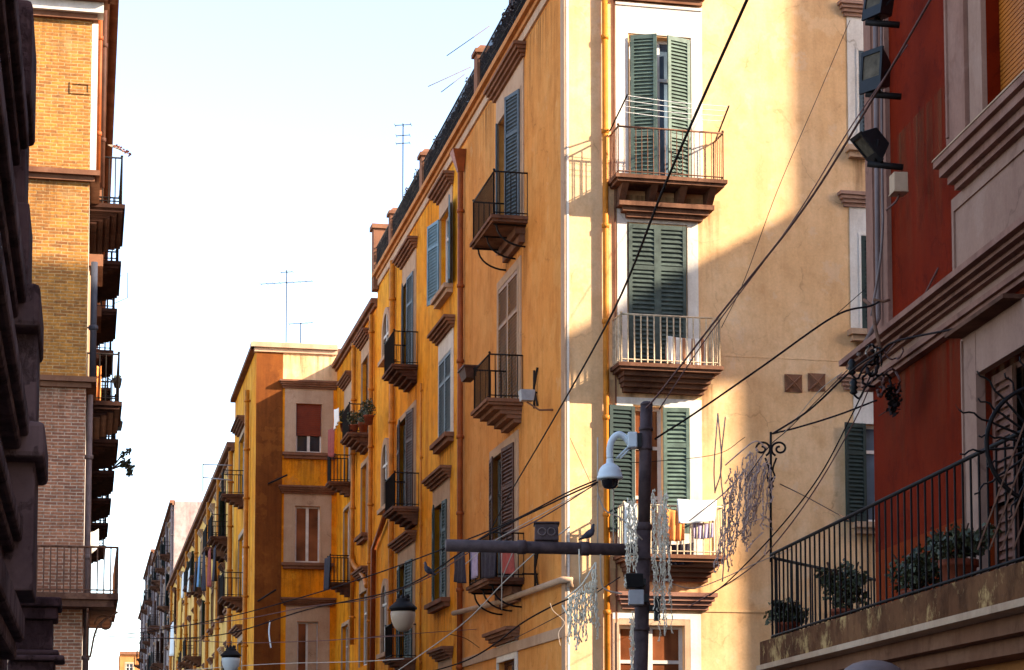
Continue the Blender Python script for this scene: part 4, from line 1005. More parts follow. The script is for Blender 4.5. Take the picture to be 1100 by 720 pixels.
# ---- pole with arm
up_thing = thing('utility_pole', (PX, PY, 0), 'dark round steel pole with a long side arm, in front of the ochre facade', 'pole')
ztop_ = at(690, 434, DP).z; zarm = at(690, 591, DP).z
pb_, pt_ = at(688, 720, DP), at(694.5, 434, DP)
def pax(z): return pb_ + (pt_ - pb_) * ((z - pb_.z) / (pt_.z - pb_.z))
zj = at(690, 566, DP).z
b = MB(); b.tube([pax(0), pax(zj)], .079, 20); b.tube([pax(zj - .03), pax(ztop_)], .066, 20); b.lathe(pax(zj), [(.079, -.04), (.084, -.03), (.084, .02), (.066, .05)], 20); b.lathe(pax(ztop_), [(.066, -.02), (.07, 0), (.04, .025)], 18); b.build('shaft', 'pole', up_thing)
tip = at(479, 586, DP - .35)
b = MB(); b.tube([Vector((PX, PY, zarm)), (Vector((PX, PY, zarm)) + tip) / 2, tip], .066, 14)
b.build('arm', 'pole', up_thing)
for t in (.0, .3, .62): 
    c = Vector((PX, PY, zarm)).lerp(tip, t); ax = (tip - Vector((PX, PY, zarm))).normalized()
    b = MB(); b.lathe(c, [(.066, -.05), (.076, -.045), (.076, .045), (.066, .05)], 14, ax); b.build('collar', 'pole', up_thing)
for py in (461, 482, 600, 650, 676):
    b = MB(); z = at(690, py, DP).z; b.lathe(pax(z), [(.06, -.02), (.09 if py > 560 else .077, -.018), (.09 if py > 560 else .077, .018), (.06, .02)], 18); b.build('clamp', 'pole', up_thing)
pf = Fr((PX, PY, 0), rt, -Vector((fw.x, fw.y, 0)).normalized())
def pu(px): return (px - 690) * DP / FPX
def pz(py): return at(690, py, DP).z
k = thing('control_box', pf.p(-.12, pz(634), .1), 'small black box clamped on the dark pole, just above a grey box', 'box')
b = MB(); b.taper(pf, (pu(671), pu(689), .04, .26, pz(634)), (pu(669), pu(688), .04, .3, pz(619))); b.build('housing', 'blackplastic', k, bevel=.01)
b = MB(); b.box(pf, pu(689), pu(692), pz(630), pz(623), .03, .12); b.build('mount', 'blackplastic', k)
k = thing('control_box', pf.p(-.1, pz(652), .1), 'grey metal junction box clamped on the dark pole below the black box', 'box')
b = MB(); b.box(pf, pu(673), pu(689), pz(652), pz(636), .1, .25); b.build('housing', 'greymetal', k, bevel=.008)
b = MB(); b.box(pf, pu(689), pu(694), pz(648), pz(640), .05, .13); b.build('mount', 'blackplastic', k)
k = thing('camera_panel', pf.p(.12, pz(665), .0), 'dark flat plate fixed on the right side of the pole', 'plate')
b = MB(); b.box(pf, pu(701.5), pu(707), pz(667), pz(642), -.1, .1); b.build('plate', 'blackplastic', k, bevel=.006); b = MB(); b.box(pf, pu(696), pu(701.4), pz(657), pz(651), -.03, .03); b.build('mount', 'blackplastic', k)
# ---- dome camera
k = thing('dome_camera', pf.p(pu(655), pz(525), .2), 'white dome security camera on a curved neck from the pole', 'camera')
cz = pf.p(pu(654), 0, .12)
def lz(py): return pz(py)
b = MB(); b.lathe((cz.x, cz.y, lz(514)), [(.128, -.02), (.14, -.012), (.14, .012), (.13, .02), (.128, .05), (.112, .095), (.085, .128), (.05, .15), (.04, .155), (.038, .2), (.03, .21)], 24); b.build('housing', 'whitemetal', k)
b = MB(); b.lathe((cz.x, cz.y, lz(514)), [(.02, -.125), (.06, -.115), (.085, -.085), (.095, -.03), (.1, -.016)], 20); b.build('dome', 'domeglass', k)
b = MB(); b.tube(smoothpath([Vector((cz.x, cz.y, lz(493))), Vector((cz.x, cz.y, lz(482))), pf.p(pu(657), pz(472), .12), pf.p(pu(664), pz(467), .12), pf.p(pu(671), pz(471), .11), pf.p(pu(675), pz(476), .1)], 6), .036, 10); b.build('neck', 'whitemetal', k)
b = MB(); b.box(pf, pu(673), pu(683), pz(482), pz(465.5), .02, .2); b.build('junction_box', 'whitemetal', k, bevel=.01)
b = MB(); b.box(pf, pu(683.1), pu(688), pz(481), pz(466), -.02, .16); b.build('mount', 'blackplastic', k)
for dx in (0, 4):
    b = MB(); b.tube([pf.p(pu(661 + dx), pz(493), .1), pf.p(pu(674 + dx), pz(480), .1)], .012, 6); b.build('strut', 'whitemetal', k)
# ---- speaker-like box on the arm
k = thing('arm_box', pf.p(pu(586), pz(582), .05), 'weathered square box with two ring knobs sitting on the pole arm', 'box')
c0 = pf.p(pu(586), 0, .0); bf = Fr((c0.x, c0.y, 0), rt, pf.N)
zb0 = at(586, 583, DP).z + .005; zt0 = at(586, 564, DP).z
b = MB(); b.taper(bf, (-.13, .13, -.12, .18, zb0), (-.125, .12, -.12, .18, zt0)); b.build('housing', 'pole', k, bevel=.012)
b = MB(); b.box(bf, -.138, .138, zt0, zt0 + .015, -.13, .2); b.build('lid', 'pole', k)
for dx in (-.05, .05):
    b = MB(); c = bf.p(dx, (zb0 + zt0) / 2, .18); pts = [c + bf.U * .04 * math.cos(a) + Vector((0, 0, .04 * math.sin(a))) + bf.N * .005 for a in [i * math.pi / 8 for i in range(17)]]; b.tube(pts, .008, 5); b.build('ring', 'greypipe', k)

# ---- lanterns slung on the cables
def lantern(px, py, D, label, bowl, s=1.0):
    c = at(px, py, D); k = thing('hanging_lantern', c, label, 'lantern', 'lanterns hung over the street')
    q = s * D / FPX    # metres per pixel
    b = MB(); b.lathe(c, [(1.5 * q, 20 * q), (4 * q, 18.5 * q), (6.5 * q, 17 * q), (8 * q, 15.5 * q), (7.5 * q, 14 * q), (9.5 * q, 12.5 * q), (12 * q, 10 * q), (15 * q, 7.5 * q), (15.2 * q, 5.5 * q), (13.4 * q, 5 * q), (13 * q, 3 * q)], 28); b.build('cap', 'iron', k)
    b = MB(); b.lathe(c, [(13 * q, 2.8 * q), (13.4 * q, 0), (12.8 * q, -5 * q), (11.3 * q, -10 * q), (9 * q, -14.5 * q), (6 * q, -17.5 * q), (2.5 * q, -19 * q)], 28); b.build('bowl', bowl, k)
    b = MB()
    for i in range(7):
        a = i / 7 * 6.283; p = c + Vector((math.cos(a) * 6 * q, math.sin(a) * 6 * q, 17 * q)); b.lathe(p, [(.8 * q, 0), (1.3 * q, 2 * q), (.6 * q, 4.5 * q)], 6)
    b.tube([c + Vector((0, 0, 19 * q)), c + Vector((0, 0, 28 * q))], .9 * q, 6)
    b.build('finial', 'iron', k)
lantern(433, 660, 26.5, 'larger hanging lantern with a tawny opal bowl and dark cap, nearer the pole', 'bowl')
lantern(248, 709, 33.5, 'smaller hanging lantern with a white bowl, in front of the amber jutting house', 'bowlwhite', .74)

# ---- pigeons
def pigeon(px, py, D, h, face, label):
    c = at(px, py, D); k = thing('pigeon', c, label, 'pigeon')
    f = Vector(face).normalized(); z = Vector((0, 0, 1))
    sp = [(-.62, .18, .02), (-.45, .25, .05), (-.25, .36, .11), (-.05, .46, .165), (.1, .58, .16), (.18, .7, .11), (.2, .82, .07), (.21, .92, .068), (.25, 1.0, .05), (.28, 1.03, .02)]
    b = MB(); pts = [c + f * a * h + z * q * h for a, q, r_ in sp]; seg = 10; vs = []; fs = []
    x = f.cross(z).normalized()
    for i, p in enumerate(pts):
        t = (pts[min(i + 1, len(pts) - 1)] - pts[max(0, i - 1)]).normalized(); y = x.cross(t).normalized()
        for j in range(seg):
            a = j / seg * 6.283; vs.append(p + (x * math.cos(a) * .85 + y * math.sin(a)) * sp[i][2] * h * 1.25)
    for i in range(len(pts) - 1):
        for j in range(seg): fs.append((i * seg + j, i * seg + (j + 1) % seg, (i + 1) * seg + (j + 1) % seg, (i + 1) * seg + j))
    fs += [tuple(range(seg)), tuple(range((len(pts) - 1) * seg, len(pts) * seg))]
    b.add(vs, fs, True); b.build('body', 'pigeon', k)
    b = MB(); hd = c + f * .24 * h + z * .95 * h; b.tube([hd, hd + f * .16 * h - z * .03 * h], .03 * h, 5, r2=.006 * h); b.build('beak', 'greymetal', k)
    for sg in (-1, 1):
        b = MB(); l = c + x * sg * .06 * h + f * .0 * h; b.tube([l + z * .4 * h, l + z * .12 * h - f * .03 * h, l], .018 * h, 5); b.tube([l - f * .05 * h, l + f * .1 * h], .014 * h, 4); b.build('leg', 'redcloth', k)
axA = (tip - Vector((PX, PY, zarm))).normalized()
cA = at(633, 583.5, DP - .08)
pigeon(633, 583.5, DP - .08, .2, rt * .8 - fw * .3, 'dark pigeon standing on the pole arm beside the square box')
pigeon(460, 621, 25.4, .2, -rt * .7 - fw * .5, 'pigeon perched on a cable in front of the amber house')

# ---- cables
cab([(806, -8), (718, 190), (660, 332), (592, 455), (548, 530), (526, 572)], 15, 44.5, .017, 'cable', 'thick black cable crossing in front of both upper green shuttered balconies')
cab([(1004, -8), (940, 102), (862, 226), (772, 340), (702, 430), (690, 437)], 14, 21.5, .013, 'browncable', 'brown cable from the upper right corner down to the pole top')
cab([(975, 48), (915, 135), (850, 240), (760, 362), (708, 440)], 20.3, 21.5, .008, 'browncable', 'thin brown cable just beside the cable to the pole top')
cab([(913, 22), (880, 100), (835, 205), (800, 300), (775, 352)], 41.2, 39.0, .009, 'cable', 'hair thin wire from a top window hood down the ochre wall')
cab([(945, 324), (934, 329), (896, 340), (820, 393), (748, 443), (703, 472)], 21.0, 21.5, .014, 'cable', 'black cable from the red corner to the pole, joined by a clamp')
cab([(930, 310), (896, 340)], 21.2, 21.1, .006, 'cable', 'short thin wire meeting the clamped cable by a dark shutter')
cab([(1033, 352), (965, 366), (945, 378), (915, 398), (870, 440), (830, 466)], (onP(1033, 352, RO + RN * .2, RN) - EYE).dot(fw), 23, .014, 'cable', 'black cable from the red building hood to the scrolled iron rod')
cab([(942, 430), (900, 446), (858, 459), (830, 466)], 22.2, 23, .013, 'cable', 'black cable from the red wall edge to the scrolled iron rod')
cab([(912, 396), (880, 428), (846, 462), (826, 480), (800, 516)], 21.4, 22.5, .006, 'cable', 'thin wire from the insulators towards the brown garland')
cab([(905, 400), (880, 420), (855, 450), (842, 465)], 21.4, 22.8, .005, 'palecable', 'thin pale wire below the insulators and in front of the wall anchors')
cab([(938, 398), (915, 446), (880, 512), (835, 570), (785, 622), (762, 640)], 21.0, 23.2, .010, 'cable', 'dark cable falling from the cable knot to the lower balcony, upper of two')
cab([(940, 402), (918, 452), (878, 522), (836, 580), (800, 615), (740, 652)], 21.0, 23.4, .009, 'browncable', 'brown cable falling from the cable knot, lower of two')
cab([(838, 520), (870, 536), (912, 559)], 23, 41.2, .008, 'browncable', 'twisted brown cable from the scrolled rod to the shuttered window on the right')
cab([(665, 497), (700, 496), (770, 488), (800, 470)], 21.4, 22.8, .005, 'cable', 'thin wire from the dome camera side past the pole to the garland')
cab([(640, 516), (608, 530), (545, 562), (470, 592), (405, 616), (330, 640), (240, 664), (150, 680), (102, 680)], 21.5, 40.2, .011, 'cable', 'dark cable from the dome camera across the street, topmost of the bundle')
cab([(642, 518), (600, 537), (520, 577), (433, 631), (330, 655), (248, 680), (180, 686), (102, 683)], 21.5, 40.2, .012, 'cable', 'dark cable carrying both lanterns across the street')
cab([(640, 520), (575, 560), (510, 590), (459, 621), (400, 643), (330, 652), (240, 668), (102, 679)], 21.6, 40.1, .009, 'browncable', 'brown cable with the pigeon on it, across the street')
cab([(630, 526), (590, 548), (530, 582), (500, 606)], 21.5, 24, .006, 'palecable', 'pale thin wire under the cable bundle left of the dome camera')
cab([(135, 681), (240, 690), (330, 689), (415, 684), (434, 683)], 38, 27, .008, 'browncable', 'level brown cable ending by the large lantern')
cab([(150, 724), (280, 714), (380, 711), (434, 708)], 36, 30, .008, 'palecable', 'pale level cable low in front of the jutting house')
cab([(612, 566), (575, 594), (539, 628), (495, 672), (427, 721)], 22, 30, .009, 'palecable', 'pale tan cable slanting down from the arm past the corner ledge')
cab([(539, 592), (539, 655)], 22, 22.2, .007, 'palecable', 'pale cord hanging straight down from the arm by the laundry balcony')
cab([(551, 593), (539, 622)], 22, 22.1, .007, 'palecable', 'short pale cord slanting off the arm by the laundry balcony')
cab([(482, 681), (500, 686), (515, 696)], 30, 30, .007, 'cable', 'short dark cord crossing the plaster band below the ledge')
cab([(400, 684), (455, 680), (512, 676)], 27, 30, .006, 'browncable', 'thin brown cord from the large lantern to the corner house band')
cab([(642, 632), (612, 643), (588, 654), (560, 670), (530, 693), (500, 710), (462, 722)], 39.3, 46.5, .022, 'cable', 'thick dark cable bundle stapled along the plaster band of the corner house')
cab([(666, 620), (620, 650), (588, 668), (545, 690)], 21.6, 38, .008, 'cable', 'dark wire from the pole boxes to the corner of the tan house')
cab([(591, 648), (594, 656), (603, 664), (606, 670), (600, 680), (602, 694)], 38.9, 38.9, .007, 'palecable', 'pale wire tangle hanging at the white corner pilaster')
cab([(612, 470), (635, 520)], 39, 39.2, .006, 'cable', 'fine wire on the lit yellow strip by the drainpipe')
cab([(645, 590), (646, 625), (652, 634), (668, 638)], 21.4, 21.4, .012, 'palecable', 'white looped cable hanging left of the pole under the arm')
cab([(642, 530), (650, 548), (667, 557), (690, 580)], 21.4, 21.4, .010, 'palecable', 'white slack cable looping under the dome camera')
cab([(700, 612), (720, 626), (745, 632), (775, 622), (810, 606), (850, 590)], 21.5, 23, .007, 'palecable', 'slack pale wire under the laundry balcony right of the pole')
cab([(290, 667), (289, 680), (291, 696)], 33, 33, .016, 'sheet', 'white ribbon dangling from a cable in front of the jutting house', 'ribbon', 'ribbon')
cab([(642, 470), (642, 590)], 21.6, 21.6, .010, 'palecable', 'pale upright cord left of the dome camera')
cab([(659, 522), (659, 585)], 21.6, 21.6, .009, 'palecable', 'pale upright cord right under the dome camera')
cab([(944, 447), (1014, 404), (1020, 425), (1030, 440)], 22.2, (onP(1030, 440, RO, RN) - EYE).dot(fw), .006, 'cable', 'thin dark wire running up the red wall to a hook')
cab([(940, 395), (975, 350), (1008, 288)], 21.3, (onP(1008, 288, RO, RN) - EYE).dot(fw), .012, 'browncable', 'thick brown cable bundle bending over the mauve string course')

# ---- knot of cables and insulators at the red corner
k = thing('cable_knot', at(945, 390, 20.8), 'tangled knot of cable loops on the corner of the red building', 'cables')
rnd = random.Random(4)
for i in range(9):
    cx, cy = rnd.uniform(928, 960), rnd.uniform(374, 420); a0 = rnd.uniform(0, 6.28); rx, ry = rnd.uniform(4, 10), rnd.uniform(6, 18); pts = []
    for j in range(13):
        a = a0 + j / 12 * rnd.uniform(4.2, 4.6); pts.append(at(cx + rx * math.cos(a) + rnd.uniform(-1, 1), cy + ry * math.sin(a) + rnd.uniform(-1, 1), 20.7 + rnd.uniform(-.15, .15)))
    b = MB(); b.tube(smoothpath(pts, 3), rnd.choice([.008, .010, .013, .018]), 6); b.build('loop', rnd.choice(['cable', 'cable', 'cable', 'palecable', 'browncable']), k)
b = MB(); leafball(b, at(960, 428, 20.8), .1, .1, .22, 160, .06, rnd); b.build('wire_tuft', 'cable', k)
b = MB(); b.tube([at(928, 322, 21.2), at(938, 330, 21.1), at(940, 352, 20.9), at(947, 378, 20.8)], .02, 6); b.tube([at(938, 322, 21.1), at(950, 324, 21.1), at(956, 322, 21.1)], .016, 6); b.build('bracket', 'rustiron', k)
for (x, y), lab in (((915, 394), 'black insulator on an iron hook by the cable knot, upper one'), ((917, 415), 'black insulator on an iron hook by the cable knot, lower one')):
    c = at(x, y, 21.3); k = thing('insulator', c, lab, 'insulator')
    b = MB(); b.lathe(c, [(.02, -.09), (.045, -.07), (.03, -.04), (.05, -.02), (.03, .01), (.045, .04), (.02, .08)], 10); b.build('core', 'blackplastic', k)
    b = MB(); b.tube(smoothpath([c - Vector((0, 0, .09)), c + rt * .06 - Vector((0, 0, .13)), c + rt * .12 - Vector((0, 0, .02)), c + rt * .2 + Vector((0, 0, .06)), at(948, y - 14, 21.1)], 5), .012, 5); b.build('hook', 'iron', k)

# ---- floodlights on the red corner
def flood(px, py, D, w, h, yaw, pitch, label, bar):
    c = at(px, py, D); k = thing('floodlight', c, label, 'floodlight')
    f = (-rt * math.cos(yaw) - Vector((fw.x, fw.y, 0)).normalized() * math.sin(yaw)); f = (f * math.cos(pitch) + Vector((0, 0, math.sin(pitch)))).normalized()
    x = f.cross(Vector((0, 0, 1))).normalized(); y = x.cross(f)
    def P(a, b_, d): return c + x * a + y * b_ + f * d
    b = MB(); o = [P(sx_ * w / 2, sy * h / 2, .06) for sx_, sy in ((-1, -1), (1, -1), (1, 1), (-1, 1))]; i_ = [P(sx_ * w * .3, sy * h * .3, -.14) for sx_, sy in ((-1, -1), (1, -1), (1, 1), (-1, 1))]
    b.hexa(i_ + o); b.build('housing', 'blackplastic', k, bevel=.012)
    b = MB()
    for a0, a1, b0, b1 in ((-.52, .52, .4, .52), (-.52, .52, -.52, -.2), (-.52, -.42, -.2, .4), (.42, .52, -.2, .4)):
        b.hexa([P(a0 * w, b0 * h, .06), P(a1 * w, b0 * h, .06), P(a1 * w, b1 * h, .06), P(a0 * w, b1 * h, .06), P(a0 * w, b0 * h, .085), P(a1 * w, b0 * h, .085), P(a1 * w, b1 * h, .085), P(a0 * w, b1 * h, .085)])
    b.build('bezel', 'blackplastic', k)
    b = MB(); b.hexa([P(-.42 * w, -.2 * h, .061), P(.42 * w, -.2 * h, .061), P(.42 * w, .4 * h, .061), P(-.42 * w, .4 * h, .061), P(-.42 * w, -.2 * h, .07), P(.42 * w, -.2 * h, .07), P(.42 * w, .4 * h, .07), P(-.42 * w, .4 * h, .07)]); b.build('glass', 'lens', k)
    b = MB(); p0, p1 = at(bar[0], bar[1], D), at(bar[2], bar[3], D - .1)
    b.tube([p0, p1], .035, 8); b.tube([p0.lerp(p1, .2), P(-w * .53, 0, -.03)], .015, 5); b.tube([p0.lerp(p1, .5), P(w * .53, 0, -.03)], .015, 5); b.build('bracket', 'iron', k)
flood(944, 4, 20.8, .26, .36, R(35), R(12), 'black floodlight at the very top of the red corner, cut by the picture edge', (930, 24, 966, 27))
flood(941, 78, 20.8, .27, .44, R(40), R(6), 'black floodlight with lit glass, the middle one on the red corner', (930, 101, 968, 104))
flood(936, 156, 20.8, .24, .36, R(15), R(-42), 'black floodlight tilted steeply down, lowest on the red corner', (932, 176, 970, 180))
c = at(962, 196, 20.6); k = thing('junction_box', c, 'small beige junction box on the red wall below the floodlights', 'box')
jf = Fr(c, RU, RN); b = MB(); b.box(jf, -.13, .05, -.1, .1, -.12, .03); b.build('housing', 'cream', k, bevel=.01); b = MB(); b.box(jf, -.14, .06, -.11, -.1, -.12, .035); b.build('lid', 'cream', k)
b = MB(); b.tube(smoothpath([at(967, 205, 20.6), at(963, 216, 20.7), at(952, 226, 20.8)], 5), .012, 5); b.build('lead', 'browncable', k)

# ---- scrolled iron rod at the balcony corner
c = at(828, 600, 23); k = thing('lamp_rod', c, 'slim black iron rod with scrolled top rising from the balcony corner', 'rod')
b = MB(); b.tube([at(828, 604, 23), at(828, 464, 23)], .014, 6)
b.lathe(at(828, 520, 23), [(.014, -.06), (.04, -.03), (.02, 0), (.045, .04), (.014, .09)], 10); b.build('stem', 'iron', k)
for sg in (-1, 1):
    b = MB(); pts = []
    for i in range(30):
        t = i / 29; a = -math.pi * .35 + t * 2.9 * math.pi; rr = 9.5 * (1 - .78 * t); pts.append(at(828 + sg * (9.5 - rr * math.cos(a)) , 482 - rr * .9 * math.sin(-a) * -1, 23))
    b.tube(pts, .013, 5); b.build('scroll', 'iron', k)
    b = MB(); b.tube(smoothpath([at(828 + sg * 6, 492, 23), at(828 + sg * 2, 504, 23), at(828 + sg * 4, 512, 23), at(828, 520, 23)], 5), .012, 5); b.build('scroll', 'iron', k)

# ---- garlands of strung bulbs
def strands(name, label, D, specs, mat, r, bead, seed, jit=1.6, group=None, frame=None):
    k = thing(name, at(specs[0][0], specs[0][1], D), label, 'garland', group); rnd = random.Random(seed)
    for (x0, y0, x1, y1) in specs:
        L = math.hypot(x1 - x0, y1 - y0); n = max(4, int(L / 5)); pts = []; d = D + rnd.uniform(-.15, .15); b = MB()
        for i in range(n + 1):
            t = i / n; pts.append(at(x0 + (x1 - x0) * t + rnd.uniform(-jit, jit), y0 + (y1 - y0) * t + rnd.uniform(-.8, .8), d + rnd.uniform(-.03, .03)))
        b.tube(pts, r, 4)
        for p, q in zip(pts, pts[1:]):
            for t in (.25, .75):
                if rnd.random() < .75:
                    e = p.lerp(q, t) + Vector((rnd.uniform(-1, 1), rnd.uniform(-1, 1), rnd.uniform(-.6, .2))) * bead; b.lathe(e, [(bead * .2, -bead * .9), (bead * .5, -bead * .3), (bead * .35, bead * .5), (bead * .1, bead * .8)], 5)
        b.build('strand', mat, k)
    if frame:
        b = MB()
        for f in frame: b.tube(smoothpath([at(x, y, D) for x, y in f], 4), r * 1.5, 5)
        b.build('support_wire', mat, k)
rnd = random.Random(11); sp = []
for i in range(19):
    x = 611 + i * 1.36 + rnd.uniform(-.6, .6); y0 = 642 - (x - 607) * .75; sp.append((x, y0 + 3, x + rnd.uniform(-4, 3), rnd.uniform(664, 700) - abs(x - 618) * .6))
for i in range(4): sp.append((637 + i * .7, 612, 634 + i * 3, 650 + i * 12))
strands('string_light_garland', 'cream icicle string lights hanging in a triangle below the pole arm', 21.3, sp, 'cream_string', .006, .017, 5, jit=.9, frame=[[(607, 643), (625, 628), (640, 604)], [(640, 604), (640, 650), (643, 672)], [(622, 590), (623, 628)], [(604, 650), (625, 690)]])
sp = []
for i in range(11): x = rnd.uniform(672, 684); sp.append((x, rnd.uniform(532, 556), x + rnd.uniform(-3, 4), rnd.uniform(600, 640)))
for i in range(16): x = rnd.uniform(700, 716); sp.append((x, rnd.uniform(525, 556), x + rnd.uniform(-2, 8), rnd.uniform(610, 690)))
for i in range(5): x = rnd.uniform(674, 680); sp.append((x, rnd.uniform(650, 668), x + rnd.uniform(-2, 2), 735))
strands('string_light_garland', 'cream string lights wound down both sides of the dark pole', 21.35, sp, 'cream_string', .005, .014, 6, jit=1.5)
sp = []
for i in range(34):
    t = i / 33; x = 781 + t * 50; y0 = 512 - math.sin(min(1, t * 1.5) * 1.57) * 32 + max(0, t - .7) * 50; yb = 618 - t * 66
    sp.append((x, y0 + rnd.uniform(0, 20), x - 8 + rnd.uniform(-10, 8), yb + rnd.uniform(-14, 6)))
for i in range(16): 
    x = rnd.uniform(778, 826); y = rnd.uniform(490, 580); sp.append((x, y, x + rnd.uniform(-25, 12), y + rnd.uniform(-8, 26)))
strands('string_light_garland', 'ragged brown lilac string lights hanging between the balcony and the scrolled rod', 22.6, sp, 'lilac_string', .0055, .015, 8, jit=1.8, frame=[[(771, 444), (767, 500), (768, 530)], [(779, 448), (774, 505), (779, 560), (776, 625)], [(771, 444), (775, 500), (768, 528)], [(779, 500), (795, 486), (812, 474), (824, 482)], [(740, 560), (780, 528), (800, 505)]])

# ---- fan of iron spikes between the balconies
cF = onP(1122, 478, RW.p(7.6, 0, 0), RU); k = thing('spiked_fan', cF, 'black iron fan of wavy spikes guarding the balcony at the right edge', 'guard')
ff = Fr(cF, RN, RU); sF = (cF - EYE).dot(fw) / FPX
def fp(a, rr, d=0): return ff.p(rr * math.cos(a) * sF, rr * math.sin(a) * sF, d)
b = MB(); b.tube([fp(R(a), 64) for a in range(-100, 101, 6)], .018, 6); b.build('ring', 'iron', k)
b = MB(); b.tube([fp(R(a), 22) for a in range(-180, 181, 12)], .02, 6); b.build('hub', 'iron', k)
for a in (-62, -48, -34, -20, -6, 8, 22, 35, 48, 62, 76):
    b = MB(); L = 82 + 14 * math.sin(a * .7) + (a > 20) * 14; pts = []
    for j in range(16):
        t = j / 15; rr = 20 + (L - 20) * t; w_ = 3.2 * max(0, t - .45) / .55 * math.sin((t - .45) * 22); pts.append(fp(R(a) + w_ / max(20, rr), rr))
    b.tube(pts, .012, 5, r2=.007); b.build('spike', 'iron', k)
for i in range(6):
    b = MB(); b.tube([ff.p((78 - i * 13) * sF, -115 * sF, .04), ff.p((18 - i * 13) * sF, 36 * sF, .04)], .008, 4); b.build('stay', 'rustiron', k)

# ---- potted plants on the red balcony
def potplant(px, py, n, fw_, fh, pr, ph, label, leaf, seed):
    u, _ = rp(px, py, n); base = RW.p(u, zbal, n); k = thing('potted_plant', base, label, 'plant', None); rnd = random.Random(seed)
    b = MB(); b.lathe(base, [(pr * .7, 0), (pr * .72, .02), (pr, ph * .82), (pr * 1.12, ph * .83), (pr * 1.12, ph), (pr * .95, ph), (pr * .9, ph * .88)], 18); b.build('pot', 'terracotta', k)
    b = MB(); leafball(b, base + Vector((0, 0, ph + fh * .45)), fw_, fw_, fh * .55, int(520), .065, rnd)
    for i in range(8):
        a = rnd.uniform(0, 6.28); q = base + Vector((math.cos(a) * fw_ * .8, math.sin(a) * fw_ * .8, ph + fh * rnd.uniform(.2, .9))); leafball(b, q, .12, .12, .12, 60, .06, rnd)
    b.build('foliage', leaf, k, recalc=False)
    b = MB()
    for i in range(7):
        a = rnd.uniform(0, 6.28); b.tube([base + Vector((0, 0, ph * .85)), base + Vector((math.cos(a) * fw_ * .4, math.sin(a) * fw_ * .4, ph + fh * .6)), base + Vector((math.cos(a) * fw_ * .7, math.sin(a) * fw_ * .7, ph + fh))], .008, 4)
    b.build('stem', 'brownwood', k)
potplant(846, 690, .75, .2, .24, .13, .26, 'small bushy plant in a pot at the rounded end of the red building balcony', 'leaf', 1)
potplant(906, 665, .7, .24, .5, .13, .22, 'upright leafy plant on the iron balcony in front of the ochre wall', 'leaf', 2)
potplant(986, 640, .6, .34, .36, .15, .2, 'wide trailing plant on the iron balcony before the red wall', 'leaf', 3)
potplant(1030, 625, .6, .34, .3, .16, .36, 'bushy plant in a large terracotta pot beside the balcony door', 'leaf', 4)

# ---- laundry and things on the balconies
def cloth(name, p0, p1, d0, d1, mat, label, cat, seed=0, fold=.03, thick=.012, nf=3.0, group=None):
    p0, p1 = Vector(p0), Vector(p1); nx, nz = 18, 12; b = MB(); rnd = random.Random(seed); ph = rnd.uniform(0, 6.28)
    side = (p1 - p0).cross(Vector((0, 0, 1))).normalized(); front = []; 
    for o in (0, thick):
        for i in range(nx + 1):
            s_ = i / nx
            for j in range(nz + 1):
                t = j / nz; d = d0 + (d1 - d0) * s_
                p = p0.lerp(p1, s_) + Vector((0, 0, -d * t - .02 * math.sin(s_ * 3.14))) + side * (fold * (.25 + t) * math.sin(s_ * 6.28 * nf + ph + t) + o)
                p += (p1 - p0) * (.04 * t * math.sin(ph + s_ * 4)); front.append(p)
    m_ = (nx + 1) * (nz + 1); fs = []
    for o in (0, m_):
        for i in range(nx):
            for j in range(nz): q = o + i * (nz + 1) + j; fs.append((q, q + nz + 1, q + nz + 2, q + 1))
    for i in range(nx):
        for j in (0, nz): q = i * (nz + 1) + j; fs.append((q, q + nz + 1, q + nz + 1 + m_, q + m_))
    for j in range(nz):
        for i in (0, nx): q = i * (nz + 1) + j; fs.append((q, q + 1, q + 1 + m_, q + m_))
    b.add(front, fs, True); return tag(b.build(name, mat), label, cat, group)
YB_ = YM - .7
def wp(px, py, Y=YB_): return onY(px, py, Y)
cloth('bed_sheet', wp(727, 536), wp(770, 537), .5, .42, 'sheet', 'white sheet hung over the lowest balcony railing of the ochre facade', 'sheet', 1, nf=1.5)
cloth('towel', wp(714, 546), wp(735, 549), .65, .6, 'orangecloth', 'orange striped towel on the lowest ochre balcony, left of the white sheet', 'towel', 2)
cloth('shirt', wp(744, 560, YB_ + .1), wp(766, 562, YB_ + .1), .35, .3, 'lilaccloth', 'lilac cloth hanging below the white sheet', 'laundry', 3)
cloth('trousers', wp(716, 585, YB_ + .14), wp(745, 583, YB_ + .14), .4, .42, 'darkcloth', 'dark trousers behind the bars under the orange towel', 'laundry', 4)
cloth('bed_sheet', wp(671, 540, YB_ + .05), wp(684, 541, YB_ + .05), 1.0, .9, 'sheet', 'narrow white sheet left of the pole on the lowest ochre balcony', 'sheet', 5)
cloth('blanket', wp(716, 361, YM - .45), wp(757, 364, YM - .45), .55, .6, 'stripe', 'white blanket with brown stripes behind the bars of the middle ochre balcony', 'blanket', 6, fold=.04)
b = MB(); c = wp(736, 396, YM - .3); bfz = Fr(c, (1, 0, 0), (0, -1, 0)); b.taper(bfz, (-.1, .1, -.1, .1, 0), (-.13, .13, -.13, .13, .17)); o_ = b.build('wash_bucket', 'bluecloth', bevel=.01); tag(o_, 'small blue tub on the middle ochre balcony under the striped blanket', 'tub')
k = thing('clothes_airer', wp(662, 132), 'clothes lines strung between two poles above the top ochre balcony', 'clothes line')
pA0, pA1, pB0, pB1 = wp(655, 141, YM - .1), wp(674, 102, YM - 1.3), wp(769, 150, YM - .1), wp(783, 114, YM - 1.3)
for a_, c_ in ((pA0, pA1), (pB0, pB1)):
    b = MB(); b.tube([a_, c_], .018, 6); b.build('pole', 'iron', k)
